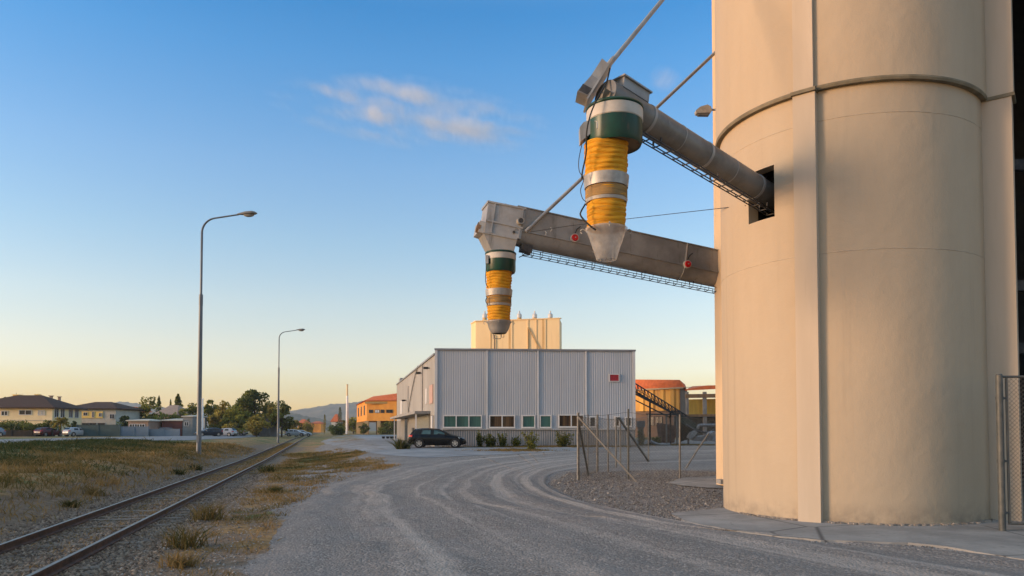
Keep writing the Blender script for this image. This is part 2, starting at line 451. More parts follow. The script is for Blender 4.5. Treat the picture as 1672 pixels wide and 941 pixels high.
yard_px = [(523, 722), (545, 713.5), (580, 710.5), (648, 710.5), (652, 718), (668, 729.5), (800, 731), (1000, 730), (1000, 733), (940, 737), (800, 743), (700, 748), (640, 744), (590, 738), (552, 730)]
sheet('asphalt_yard', [tuple(ground_at(*p)[:2]) for p in yard_px], .8, .014, M_ASPH, jag=.15)
street_px = [(-90, 729), (0, 726), (100, 721.5), (205, 717.2), (250, 719.8), (300, 719.5), (380, 716), (430, 712.8), (470, 710.6), (470, 708.9), (420, 710.3), (300, 712.4), (200, 714), (0, 718), (-90, 720)]
sheet('street', [tuple(ground_at(*p)[:2]) for p in street_px], 1.5, .03, M_STREET, jag=.1)

# concrete apron round the near silo and the slab in front of the tower (real slabs with an edge)
def slab(name, outline, z0, z1, label_kind='structure', jag=.04):
    pts = []
    for i in range(len(outline)):
        a = V(outline[i][:2]); b = V(outline[(i+1) % len(outline)][:2]); k = max(1, int((b-a).length/.25))
        for j in range(k): q = a+(b-a)*(j/k); pts.append(q+V((random.uniform(-jag, jag), random.uniform(-jag, jag))))
    mb = MB(); n = len(pts)
    mb.add([V((p.x, p.y, z1)) for p in pts], [tuple(range(n))])
    lo = [V((p.x+random.uniform(-.03, .03), p.y-random.uniform(0, .06), z0)) for p in pts]
    mb.add(lo+[V((p.x, p.y, z1)) for p in pts], [(i, (i+1) % n, n+(i+1) % n, n+i) for i in range(n)])
    o = mb.build(name, M_CONC); o['kind'] = label_kind; return o
ap = [(1094, 838), (1122, 852), (1180, 863), (1250, 873.5), (1340, 882), (1480, 886), (1550, 893), (1620, 905), (1700, 918)]
apw = [tuple(P(px, py, 1)[:2]) for px, py in ap]
apw = []
for px, py in ap:
    d = ray(px, py); k = (0.0-CAM.z)/d.z; apw.append(((CAM+d*k).x, (CAM+d*k).y))
apw += [(16.5, 12.2), (19, 13), (19, 26), (11, 26), (9.5, 19), (5.4, 18.6)]
slab('concrete_apron', apw, -.2, .0)
sp = [(1088, 790), (1118, 781.5), (1186, 778), (1200, 797), (1165, 799), (1120, 795)]
sheet('concrete_slab', [tuple(ground_at(*p)[:2]) for p in sp], .5, .035, M_CONC, jag=.1)

# far hills
def hills(name, prof, Y, depth, m, seed, peak=0):
    r = np.random.default_rng(seed); px = np.array([p[0] for p in prof], float); py = np.array([p[1] for p in prof], float)
    xs = np.linspace(px[0], px[-1], 220); X = (xs-836)/F*Y
    H = (HORIZ-np.interp(xs, px, py))*Y/F+CAM.z
    H = H+np.where(H > 12, 1, 0)*(np.convolve(r.normal(0, 1, 220), np.ones(7)/7, 'same')*Y*.0011)
    v = np.linspace(-1, 1, 41); VV = (1-np.abs(v)**1.4)
    Xh = np.broadcast_to(X[None], (41, 220)).copy(); Yh = Y+v[:, None]*depth+np.zeros((1, 220))
    Xh = Xh*(Yh/Y)**.0
    Z = VV[:, None]*H[None]+r.normal(0, 1, (41, 220))*Y*.0006*(VV[:, None] > .05)*np.minimum(1, H/40)[None]
    Z = np.where(np.abs(v)[:, None] > .99, -2, Z)
    o = ngrid(name, Xh, Yh, Z, m); o['kind'] = 'structure'; return o
M_HILL = mat('hill_scrub', (.05, .055, .03), .95, c2=(.12, .10, .06), scale=.012, detail=8)
M_HILL2 = mat('hill_wood', (.035, .045, .022), .95, c2=(.10, .09, .045), scale=.03, detail=8)
hills('hills', [(395, 703), (440, 684), (476, 672), (513, 666), (545, 660.5), (590, 656), (660, 652), (760, 656), (860, 664), (1000, 676), (1240, 690), (1400, 703)], 2700, 420, M_HILL, 3)
hills('hills', [(415, 703), (450, 683), (478, 675), (505, 681), (535, 687), (580, 694), (640, 703)], 1900, 160, M_HILL2, 4)
hills('hills', [(-260, 703), (-120, 680), (0, 672), (90, 668), (150, 663), (172, 659), (197, 657), (222, 660), (240, 664), (300, 667), (340, 663), (380, 668), (430, 676), (470, 690), (500, 703)], 3100, 300, M_HILL, 5)

# ------------------------------------------------------------------ railway track
M_RAIL = mat('rusty_rail', (.055, .034, .025), .6, .35, c2=(.12, .065, .042), scale=9, bump=.004, bscale=50)
M_RAILTOP = mat('polished_rail_head', (.19, .165, .15), .38, .9, c2=(.10, .08, .065), scale=6)
M_SLEEP = mat('weathered_sleeper', (.10, .082, .066), .92, c2=(.26, .215, .165), scale=3, stretch=(1.2, 12, 6), bump=.02, bscale=14)
trk = thing('railway_track', (track_x(12), 12, -.13), 'single railway track with rusty rails running off past the lamps', 'railway track')
def track_z(Y): return float(np.interp(Y, [-99, 48, 140, 400], [0, 0, .6, .9]))
td = V((-.254, 1, 0)).normalized(); tn = V((td.y, -td.x, 0))
for sgn in (-1, 1):
    mb = MB(); mt = MB()
    Ys = list(np.arange(-6, 60, 4.0))+list(np.arange(60, 420, 15))
    prof = [(-.065, -.145), (.065, -.145), (.065, -.125), (.012, -.105), (.012, -.045), (.036, -.034), (.036, 0), (-.036, 0), (-.036, -.034), (-.012, -.045), (-.012, -.105), (-.065, -.125)]
    vs = []; vt = []
    for Y in Ys:
        b = V((track_x(Y), Y, track_z(Y)+.03))+tn*sgn*.75
        vs += [b+tn*p+V((0, 0, q)) for p, q in prof]
        vt += [b+tn*p+V((0, 0, q)) for p, q in ((-.033, .003), (.033, .003))]
    n = len(prof); fs = [(i*n+k, i*n+(k+1) % n, (i+1)*n+(k+1) % n, (i+1)*n+k) for i in range(len(Ys)-1) for k in range(n)]
    mb.add(vs, fs); r = mb.build('rail', M_RAIL, trk)
    mt.add(vt, [(2*i, 2*i+1, 2*i+3, 2*i+2) for i in range(len(Ys)-1)]); mt.build('rail_head', M_RAILTOP, r)
sl = MB()
for k in range(5):
    w0 = -1.28+k*.512; sl.box((w0+.256, 0, -.04+random.uniform(-.006, .006)), (.512, .235+random.uniform(-.012, .012), .16))
s0 = None
for k in range(99):
    Y = 7.2+k*.62*(1 if k < 60 else 1.0)
    b = V((track_x(Y), Y, track_z(Y)-.138+random.uniform(-.03, .022)))
    if s0 is None:
        mb = MB()
        mb.hexa([b+tn*x+td*y+V((0, 0, -.12)) for x, y in ((-1.27, -.12), (1.27, -.12), (1.27, .12), (-1.27, .12))],
                [b+tn*x+td*y+V((0, 0, .015)) for x, y in ((-1.25, -.11), (-.4, -.105), (.5, -.115), (1.24, -.11), (1.255, .11), (.3, .1), (-1.26, .112))][:0] or
                [b+tn*x+td*y+V((0, 0, .015)) for x, y in ((-1.25, -.11), (1.24, -.11), (1.255, .11), (-1.26, .112))])
        s0 = mb.build('sleeper', M_SLEEP, trk); base0 = b
    else:
        o = s0.copy(); COL.objects.link(o); o.parent = trk
        rz = random.uniform(-.02, .02); o.rotation_euler.z = rz
        # rotate about the sleeper's own centre
        c0 = V(base0)-trk.location; R = Matrix.Rotation(rz, 3, 'Z')
        o.location = (b-V(base0))+c0-R@c0+tn*random.uniform(-.03, .03)

# ------------------------------------------------------------------ loose stones and grass (nobody could count them)
def stones(name, pts, size, m):
    mb_v = []; mb_f = []
    oc = np.array([(1, 0, 0), (0, 1, 0), (-1, 0, 0), (0, -1, 0), (0, 0, .7), (0, 0, -.7)], float)
    fc = np.array([(0, 1, 4), (1, 2, 4), (2, 3, 4), (3, 0, 4), (1, 0, 5), (2, 1, 5), (3, 2, 5), (0, 3, 5)])
    n = len(pts); s = size[:, None, None]*RNG.uniform(.55, 1.25, (n, 1, 3)); a = RNG.uniform(0, 6.28, n)
    v = oc[None]*(1+RNG.uniform(-.3, .3, (n, 6, 1)))*s
    x = v[..., 0]*np.cos(a)[:, None]-v[..., 1]*np.sin(a)[:, None]; y = v[..., 0]*np.sin(a)[:, None]+v[..., 1]*np.cos(a)[:, None]
    v = np.stack([x, y, v[..., 2]], -1)+pts[:, None]
    f = (fc[None]+np.arange(n)[:, None, None]*6).reshape(-1, 3)
    me = bpy.data.meshes.new(name); me.vertices.add(6*n); me.vertices.foreach_set('co', v.astype(np.float32).ravel())
    me.loops.add(f.size); me.loops.foreach_set('vertex_index', f.astype(np.int32).ravel())
    me.polygons.add(len(f)); me.polygons.foreach_set('loop_start', np.arange(0, f.size, 3, dtype=np.int32))
    at = me.attributes.new('tone', 'FLOAT', 'FACE'); at.data.foreach_set('value', np.repeat(RNG.uniform(0, 1, n)**1.5, 8).astype(np.float32))
    me.update(calc_edges=True); me.validate(); me.materials.append(m)
    o = bpy.data.objects.new(name, me); COL.objects.link(o); o['kind'] = 'stuff'; return o
M_STONE = leaf_mat('loose_stone', (.085, .077, .07), (.36, .33, .295), 0)
def rand_px_pts(n, ymin, ymax, smin, smax, pw=1.6):
    y = ymin+(ymax-ymin)*RNG.uniform(0, 1, n)**pw; s = RNG.uniform(smin, smax, n)
    return track_x(y)+s/CT, y
x, y = rand_px_pts(30000, 8.5, 44, -2.0, 1.9); ok = np.ones(len(x), bool)
zz = g(x, y); M_BALL = leaf_mat('ballast_stone', (.075, .052, .036), (.30, .23, .165), 0); stones('ballast_stones', np.stack([x, y, zz-.002], -1), RNG.uniform(.018, .055, len(x)), M_BALL)
rp = [tuple(p) for p in A[::4]]+[tuple(p) for p in B[::-4]]
x, y = rand_px_pts(17000, 8.5, 36, 1.5, 8, 1.5); ok = ~in_poly(x, y, rp)
x, y = x[ok], y[ok]; stones('verge_stones', np.stack([x, y, g(x, y)], -1), RNG.uniform(.008, .032, len(x))*(1+.5*(RNG.uniform(size=len(x)) > .95)), M_STONE)
# stones on the gravel island by the fence, along the apron and on the road
isl = [tuple(ground_at(*p)[:2]) for p in ((893, 790), (930, 772), (1100, 768), (1176, 772), (1180, 822), (1100, 838), (1180, 866), (1080, 850), (945, 820))]
x = RNG.uniform(0, 9, 26000); y = RNG.uniform(13.5, 32, 26000); ok = in_poly(x, y, isl)
x2 = RNG.uniform(-4.5, 11, 26000); y2 = 9+22*RNG.uniform(0, 1, 26000)**1.6; ok2 = in_poly(x2, y2, rp)
ok2 &= RNG.uniform(size=len(x2)) < .55
ei = np.array(isl); kk = RNG.integers(0, len(ei), 2600); tq = RNG.uniform(0, 1, 2600)[:, None]; qe = ei[kk]*(1-tq)+ei[(kk+1) % len(ei)]*tq+RNG.normal(0, .45, (2600, 2))
x = np.r_[x[ok], x2[ok2], qe[:, 0]]; y = np.r_[y[ok], y2[ok2], qe[:, 1]]; sz = np.r_[RNG.uniform(.007, .03, ok.sum())*(1+(RNG.uniform(size=ok.sum()) > .97)), RNG.uniform(.005, .018, ok2.sum()), RNG.uniform(.006, .025, 2600)]
ptn = np.array([ap_ for ap_ in apw[:8]]); 
ex = []; 
for i in range(7):
    a, b = ptn[i], ptn[i+1]
    k = 260; tq = RNG.uniform(0, 1, k)[:, None]; q = a+(b-a)*tq; q[:, 1] -= np.abs(RNG.normal(0, .22, k)); ex.append(q)
ex = np.concatenate(ex); x = np.r_[x, ex[:, 0]]; y = np.r_[y, ex[:, 1]]; sz = np.r_[sz, RNG.uniform(.012, .045, len(ex))]
stones('gravel_stones', np.stack([x, y, g(x, y)+.012], -1), sz, M_STONE)
# broken bits along the foot of the near silo
M_GRASS = leaf_mat('grass_blades', (.026, .046, .010), (.34, .205, .075), .3)
def tufts(name, x, y, per, hgt, wid, tone, spread=.10):
    n = len(x); z = g(x, y); k = per
    bx = np.repeat(x, k)+RNG.normal(0, spread, n*k); by = np.repeat(y, k)+RNG.normal(0, spread, n*k); bz = np.repeat(z, k)-.02
    h = np.repeat(hgt, k)*RNG.uniform(.45, 1.15, n*k)
    lean = RNG.normal(0, .42, (n*k, 2))*h[:, None]
    vec = np.stack([lean[:, 0], lean[:, 1], h], -1); bend = np.stack([lean[:, 0]*.5, lean[:, 1]*.5, -h*.12*RNG.uniform(0, 1, n*k)], -1)
    tn_ = np.clip(np.repeat(tone, k)+RNG.normal(0, .13, n*k), 0, 1)
    return blades(name, np.stack([bx, by, bz], -1), vec, np.repeat(wid, k)*RNG.uniform(.7, 1.3, n*k), tn_, M_GRASS, bend)
x, y = rand_px_pts(30000, 10, 72, -30, -1.5, 1.35)
d_, g_, v_ = masks(x, y); sL = s_of(x, y)
keep = RNG.uniform(size=len(x)) < np.clip(.32+.7*sm(1.8, 3.4, -sL), 0, 1)*np.clip(.35+.65*(wob(x, y, 1.1)+.45), .1, 1)
keep &= (np.abs(x) < y*.76+3) & (sL < -1.75)
onst = in_poly(x, y, [tuple(ground_at(*p)[:2]) for p in street_px]); keep &= ~onst
x, y, d_, g_ = x[keep], y[keep], d_[keep], g_[keep]
tone = np.clip(.70-1.15*(g_-.22)+.42*wob(x, y+40, .5)+.25*wob(x, y, 2.2)+RNG.normal(0, .1, len(x))-.3*sm(5.5, 11, -s_of(x, y)), 0, 1)
o = tufts('grass', x, y, 8, RNG.uniform(.10, .27, len(x))*(1+.45*(wob(x, y, .6) > .2)+.9*(RNG.uniform(size=len(x)) > .96)), .010+.00055*y, tone, .16); o['kind'] = 'stuff'
# weeds between track and road, and on the patches
x, y = rand_px_pts(26000, 9, 62, 1.2, 10, 1.3); d_, g_, v_ = masks(x, y)
keep = RNG.uniform(size=len(x)) < np.clip((d_+g_-.38)*.85, 0, .85)*(wob(x, y, 1.3) > -.25)
keep &= ~in_poly(x, y, rp) & ~in_poly(x, y, [tuple(ground_at(*p)[:2]) for p in yard_px])
x, y, g_ = x[keep], y[keep], g_[keep]
x3 = []; y3 = []
for px, py, rw in ((845, 736, 52), (870, 730, 120), (1100, 727, 70), (960, 729, 70)):
    p = ground_at(px, py); n = 500; x3.append(p.x+RNG.normal(0, rw*p.y/F*.5, n)); y3.append(p.y+RNG.normal(0, .8, n))
xs_ = np.concatenate(x3); ys_ = np.concatenate(y3)
x = np.r_[x, xs_]; y = np.r_[y, ys_]; g_ = np.r_[g_, np.full(len(xs_), .45)]
tone = np.clip(.72-.7*(g_-.1)+.3*wob(x, y+40, .8), .02, 1)
o = tufts('weeds', x, y, 8, RNG.uniform(.05, .17, len(x)), .008+.0005*y, tone, .12); o['kind'] = 'stuff'
# a little growth between the rails farther out (yellow)
y = np.r_[RNG.uniform(30, 100, 2600), 9+25*RNG.uniform(0, 1, 520)]; x = track_x(y)+np.clip(RNG.normal(0, .5, 3120), -1.5, 1.6)
o = tufts('weeds', x, y, 6, RNG.uniform(.04, .11, 3120), .008+.0006*y, np.clip(RNG.normal(.74, .22, 3120), 0, 1), .12); o['kind'] = 'stuff'
# single weed clumps that stand out beside the track
for i, (px, py, hp, lab, tn0) in enumerate((
        (297, 925, 30, 'straw-yellow grass tussock in the gravel at the bottom edge beside the track', .62),
        (306, 893, 42, 'tall mixed green weed clump just behind the yellow tussock by the track', .30),
        (338, 850, 34, 'feathery green weed standing right of the rail, above the taller clump', .38),
        (262, 842, 10, 'small yellow plant growing against the outer side of the right rail', .8),
        (437, 772, 16, 'dark green weed on the stony verge halfway up the track', .12),
        (318, 768, 12, 'small green weed on the left margin beside the rail', .15),
        (290, 775, 12, 'low green weed left of the rail below the street lamp', .2),
        (155, 808, 18, 'yellowish weed at the foot of the grassy bank left of the track', .55),
        (115, 828, 16, 'low green clump in the gravel at the bank foot left of the track', .28),
        (447, 805, 11, 'short dark weed at the edge of the gravel road', .15))):
    p = ground_at(px, py); h = hp*p.y/F
    n = 14; x = p.x+RNG.normal(0, .3*h, n); y = p.y+RNG.normal(0, .3*h, n)
    o = tufts('weed_clump', x, y, 12, np.full(n, h), np.full(n, .012+.0004*p.y), np.full(n, tn0), .05+.08*h)
    tag(o, lab, 'weed', 'weed clumps beside the track')
# ------------------------------------------------------------------ silos and tower
t = NT('silo_paint'); c = t.coord()
n = t.noise(t.mapping(c, (.5, .5, .09)), 1.6, 7, .62)
col = t.mix(t.rng(n, .35, .68), (.445, .352, .245), (.415, .327, .226))
st = t.noise(t.mapping(c, (3.2, 3.2, .10)), 1.0, 5, .6)
col = t.mix(t.rng(st, .56, .78, 0, .5), col, (.30, .24, .17))
sz = t.N.new('ShaderNodeSeparateXYZ'); t.L.new(c, sz.inputs[0])
low = t.math('SUBTRACT', 1.0, t.rng(sz.outputs[2], .02, .55)); 
col = t.mix(t.math('MULTIPLY', low, t.rng(t.noise(c, 2.2, 6, .7), .35, .66, 0, .75)), col, (.24, .195, .145))
col = t.mix(t.rng(t.noise(c, 26, 4, .7), .62, .8, 0, .12), col, (.22, .18, .14))
M_SILO = t.done(col, .72, t.bump(t.math('ADD', t.noise(c, 1.1, 3), t.math('MULTIPLY', t.noise(c, 30, 4), .10)), .035), .3)
M_DARKSTEEL = mat('dark_steel', (.05, .05, .052), .6, .5, c2=(.09, .085, .08), scale=6)
M_DARKIN = mat('dim_interior', (.020, .019, .018), .9, c2=(.032, .030, .027), scale=1.5)  # near-black colour stands in for the shade inside silo and hall
SC = V((8.28, 18.15, 0)); SR = 2.96
def cyl_hit(px):
    k = (px-836)/F; a = k*k+1; b = -2*(k*SC.x+SC.y); cc = SC.x**2+SC.y**2-SR**2
    Y = (-b-math.sqrt(b*b-4*a*cc))/(2*a); return k*Y, Y
def ang(px): x, y = cyl_hit(px); return math.atan2(y-SC.y, x-SC.x)
a0, a1 = ang(1226), ang(1269)
zt = P(1269, 269, cyl_hit(1269)[1]).z; zb = P(1269, 352, cyl_hit(1269)[1]).z
zb = zb-.02
RZ = P(1470, 127, SC.y-SR).z                                            # ring height
silo = thing('grain_silo', (SC.x, SC.y, 0), 'huge beige cylindrical silo at the right with a flat pilaster and a square opening', 'silo')
def wall_grid(mb, r, A0, A1, z0, z1, seg=math.radians(2.5)):
    k = max(1, int(abs(A1-A0)/seg)+1); mb.lathe(SC, [(r, z0), (r, z1)], n=k, a0=A0, a1=A1)
mb = MB(); TOP = 26
if a1 < a0: a0, a1 = a1, a0
for (z0, z1) in ((-.1, zb), (zt, RZ)): mb.lathe(SC, [(SR, z0), (SR, z1)], n=160)
wall_grid(mb, SR, a1, a0+2*PI, zb, zt)
shell = mb.build('shell', M_SILO, silo)
mb = MB(); Ru = SR+.10
mb.lathe(SC, [(SR-.01, RZ-.0), (Ru, RZ), (Ru, TOP), (0, TOP)], n=160); mb.build('upper_shell', M_SILO, silo, smooth_angle=30)
mb = MB(); mb.lathe(SC, [(SR-.02, RZ-.07), (SR+.11, RZ-.07), (SR+.125, RZ-.02), (Ru+.015, RZ+.02), (Ru-.02, RZ+.02)], n=160)
mb.build('ring_ledge', mat('ledge_shade_tone', (.15, .125, .08), .8, c2=(.21, .175, .115), scale=3), silo, smooth_angle=30)  # dark colour stands in for the shade under the ledge
mb = MB()
for z in (P(1480, 405, SC.y-SR).z, P(1480, 182, SC.y-SR).z):
    mb.lathe(SC, [(SR-.01, z-.011), (SR+.006, z-.006), (SR+.006, z+.006), (SR-.01, z+.011)], n=160)
mb.build('joint_band', mat('joint_grey', (.36, .30, .225), .8, c2=(.44, .37, .28), scale=4), silo)
mb = MB()                                                             # reveal of the square opening and a box behind, its dark colour standing for shade
def cp(a, r, z): return V((SC.x+r*math.cos(a), SC.y+r*math.sin(a), z))
ri = SR-.28
for (p, q) in (((a0, zb), (a0, zt)), ((a1, zb), (a1, zt)), ((a0, zb), (a1, zb)), ((a0, zt), (a1, zt))):
    mb.add([cp(p[0], SR, p[1]), cp(q[0], SR, q[1]), cp(q[0], ri, q[1]), cp(p[0], ri, p[1])], [(0, 1, 2, 3)])
mb.build('opening_reveal', M_SILO, silo)
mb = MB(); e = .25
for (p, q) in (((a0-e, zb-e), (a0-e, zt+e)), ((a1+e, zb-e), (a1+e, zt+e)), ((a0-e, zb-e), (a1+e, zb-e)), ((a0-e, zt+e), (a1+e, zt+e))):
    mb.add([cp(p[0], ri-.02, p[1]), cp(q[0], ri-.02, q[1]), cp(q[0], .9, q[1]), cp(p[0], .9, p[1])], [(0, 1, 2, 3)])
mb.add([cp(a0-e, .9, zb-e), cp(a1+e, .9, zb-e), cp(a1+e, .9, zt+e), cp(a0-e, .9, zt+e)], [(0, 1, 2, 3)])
mb.build('dark_inner_box', M_DARKIN, silo)
M_PIL = mat('pilaster_paint', (.50, .41, .31), .7, c2=(.45, .365, .27), scale=1.5, stretch=(1, 1, .12), dirt=((.33, .26, .19), 1.6, (3, 3, .1), .62, .8))
def pilaster(angle, w, proud, name='pilaster'):
    nrm = V((math.cos(angle), math.sin(angle), 0)); tg = V((-nrm.y, nrm.x, 0)); up = V((0, 0, 1)); mb = MB()
    for (z0, z1, pr, ww) in ((-.1, RZ-.10, proud, w), (RZ-.02, TOP, proud+.03, w-.05)):
        mb.box(SC+nrm*(SR-.2+(pr+.2)/2)+up*((z0+z1)/2), (ww, pr+.2, z1-z0), (tg, nrm, up))
    p = mb.build(name, M_PIL, silo)
    cpb = MB(); cpb.box(SC+nrm*(SR-.15+(proud+.21)/2)+up*(RZ-.06), (w+.05, proud+.21, .075), (tg, nrm, up)); cpb.build('cap', MATS['ledge_shade_tone'], p)
    return nrm
pilaster(ang(1323), .47, .16)
tanR = math.atan2(.6507, 1)
pilaster(math.atan2(16.22-SC.y, 10.80-SC.x), .50, .55)
# thin vertical pipe and rubble along the foot
mb = MB()
for i in range(420):
    a = RNG.uniform(PI+.25, 2*PI-.1); r = SR+abs(RNG.normal(0, .05))+.02
    s_ = RNG.uniform(.012, .04); mb.box(SC+V((r*math.cos(a), r*math.sin(a), s_*.4)), (s_*1.6, s_*1.3, s_), None)
o = mb.build('rubble', mat('rubble_grey', (.22, .19, .16), .95, c2=(.36, .31, .26), scale=9)); o['kind'] = 'stuff'

# elevator tower behind it: its lit left edge shows beside the silo
tow = thing('elevator_tower', (8.5, 26.5, gz(8.5, 26.5)), 'tall beige tower behind the big silo, only its sunlit left edge showing', 'tower')
mb = MB(); mb.prism([(6.97, 24.95), (7.16, 24.22), (9.6, 23.7), (12.5, 30), (8.9, 31.6)], 0, TOP)
mb.build('wall', M_SILO, tow)
mb = MB(); mb.prism([(6.91, 24.93), (7.09, 24.26), (7.13, 24.26), (6.95, 24.93)], 0.1, TOP); mb.build('sunlit_edge_strip', mat('sunlit_edge_tone', (.60, .43, .26), .7, c2=(.54, .40, .25), scale=2, stretch=(1, 1, .2), dirt=((.30, .17, .07), 3, (2, 2, .12), .58, .75)), tow)  # orange sunlight on the tower edge put into the strip's colour
mb = MB(); mb.box((7.1, 24.35, .26), (.55, .5, .14)); mb.build('footing', M_CONC, tow)
# lamp on the tower edge
lp = P(1172, 182, 24.3)
wl = thing('wall_lamp', lp, 'grey lamp head on a bent pipe high on the tower edge beside the big silo', 'wall lamp')
mb = MB(); mb.tube([P(1157, 179.5, 24.3), P(1171, 179.5, 24.25), P(1175, 180.5, 24.2), P(1178, 184, 24.15), P(1178.5, 192, 24.12), P(1179, 236, 24.1)], .036, 8); mb.build('pipe', mat('lamp_grey', (.48, .42, .34), .5, .2, c2=(.36, .32, .26), scale=9), wl)
mb = MB(); q = [(1135, 182.5), (1142, 176.5), (1154, 173), (1160, 176.5), (1161, 183.5), (1158, 186), (1136, 187)]
d1 = V((0, .11, 0)); mb.hexa([P(x, y, 24.3)-d1 for x, y in q], [P(x, y, 24.3)+d1 for x, y in q]); hd = mb.build('lamp_head', MATS['lamp_grey'], wl)
mb = MB(); mb.hexa([P(x, y, 24.3)-d1*.8 for x, y in ((1138, 187), (1158, 186.8), (1157, 189.5), (1140, 189.2))], [P(x, y, 24.3)+d1*.8 for x, y in ((1138, 187), (1158, 186.8), (1157, 189.5), (1140, 189.2))]); mb.build('lens', mat('lamp_lens', (.10, .10, .10), .25, c2=(.16, .16, .15), scale=20), wl)

# dark loading hall to the right of the silo
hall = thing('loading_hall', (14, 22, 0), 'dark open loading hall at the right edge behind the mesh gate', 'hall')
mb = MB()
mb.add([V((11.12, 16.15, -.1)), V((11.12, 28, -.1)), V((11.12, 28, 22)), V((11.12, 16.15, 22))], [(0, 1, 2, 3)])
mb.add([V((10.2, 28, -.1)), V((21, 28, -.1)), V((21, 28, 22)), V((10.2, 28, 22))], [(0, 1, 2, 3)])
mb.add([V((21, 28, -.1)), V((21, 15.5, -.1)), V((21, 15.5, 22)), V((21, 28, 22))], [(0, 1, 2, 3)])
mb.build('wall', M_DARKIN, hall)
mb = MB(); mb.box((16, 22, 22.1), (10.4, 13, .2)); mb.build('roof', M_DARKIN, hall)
mb = MB(); mb.box((16, 15.4, 18.5), (9.2, .3, 7)); mb.build('front_panel', M_SILO, hall)
mb = MB()
for z in (4.3, 6.1, 9.6): mb.box((16, 21, z), (9.6, .22, .3))
mb.build('beam', M_DARKSTEEL, hall)
mb = MB(); mb.tube([V((11.6, 19.5, -.1)), V((11.9, 20, 5)), V((12.3, 20.5, 7))], .08, 8); mb.build('pipe', M_DARKSTEEL, hall)

# ------------------------------------------------------------------ loading arms
t = NT('galvanised'); c = t.coord()
col = t.mix(t.rng(t.noise(c, 1.3, 6, .6), .35, .68), (.335, .325, .31), (.24, .231, .22))
col = t.mix(t.rng(t.noise(t.mapping(c, (4, 4, .7)), 1.2, 6, .65), .56, .74, 0, .7), col, (.13, .115, .095))
col = t.mix(t.rng(t.noise(c, 8, 5, .7), .62, .76, 0, .5), col, (.36, .34, .31))
M_GALV = t.done(col, .52, t.bump(t.noise(c, 1.5, 3), .03), .5); t.b.inputs['Metallic'].default_value = .35
M_GALVL = mat('light_galvanised', (.42, .40, .365), .5, .3, c2=(.30, .28, .25), scale=3, stretch=(1, 1, .4))
M_GREEN = mat('green_paint', (.010, .060, .042), .35, c2=(.014, .045, .034), scale=3, dirt=((.07, .06, .045), 2.5, (2, 2, .6), .60, .75))
M_BAND = mat('white_band', (.52, .48, .42), .55, c2=(.42, .385, .33), scale=2.5, dirt=((.30, .27, .23), 3, (3, 3, .4), .62, .78))
M_UNDER = mat('brown_under', (.085, .065, .045), .9, c2=(.16, .125, .085), scale=4)  # dark brown tone of the collar underside
t = NT('yellow_fabric'); c = t.coord()
col = t.mix(t.rng(t.noise(c, 2.0, 6, .6), .35, .7), (.66, .31, .018), (.52, .235, .016))
wv = t.noise(t.mapping(c, (.9, .9, 9)), 1.3, 5, .6, .8)
col = t.mix(t.rng(wv, .54, .70, 0, .6), col, (.33, .15, .03))
M_YEL = t.done(col, .8, t.bump(wv, .05), .2)
M_TAN = mat('worn_fabric', (.34, .215, .085), .85, c2=(.22, .135, .055), scale=2, stretch=(1, 1, 12), bump=.01, bscale=12)
M_STRAP = mat('silver_strap', (.40, .38, .35), .5, .3, c2=(.29, .275, .25), scale=5)
M_CABLE = mat('black_cable', (.018, .017, .016), .55, c2=(.03, .028, .026), scale=9)
M_RUST = mat('rusty_iron', (.16, .10, .06), .8, c2=(.25, .15, .085), scale=7)
t = NT('clear_plastic'); c = t.coord()
M_PLAST = t.done(t.mix(t.rng(t.noise(c, 4, 5), .35, .7), (.62, .60, .57), (.45, .43, .40)), .35, None, .5)
tr = t.N.new('ShaderNodeBsdfTransparent'); tl = t.N.new('ShaderNodeBsdfTranslucent'); tl.inputs[0].default_value = (.75, .72, .68, 1)
m1 = t.N.new('ShaderNodeMixShader'); m1.inputs[0].default_value = .45; t.L.new(t.b.outputs[0], m1.inputs[1]); t.L.new(tl.outputs[0], m1.inputs[2])
m2 = t.N.new('ShaderNodeMixShader'); t.L.new(t.rng(t.noise(c, 3, 4), .3, .7, .18, .58), m2.inputs[0]); t.L.new(m1.outputs[0], m2.inputs[1]); t.L.new(tr.outputs[0], m2.inputs[2])
t.L.new(m2.outputs[0], t.N['Material Output'].inputs['Surface'])
M_RED = mat('red_lens', (.62, .014, .014), .3, c2=(.45, .01, .012), scale=9)

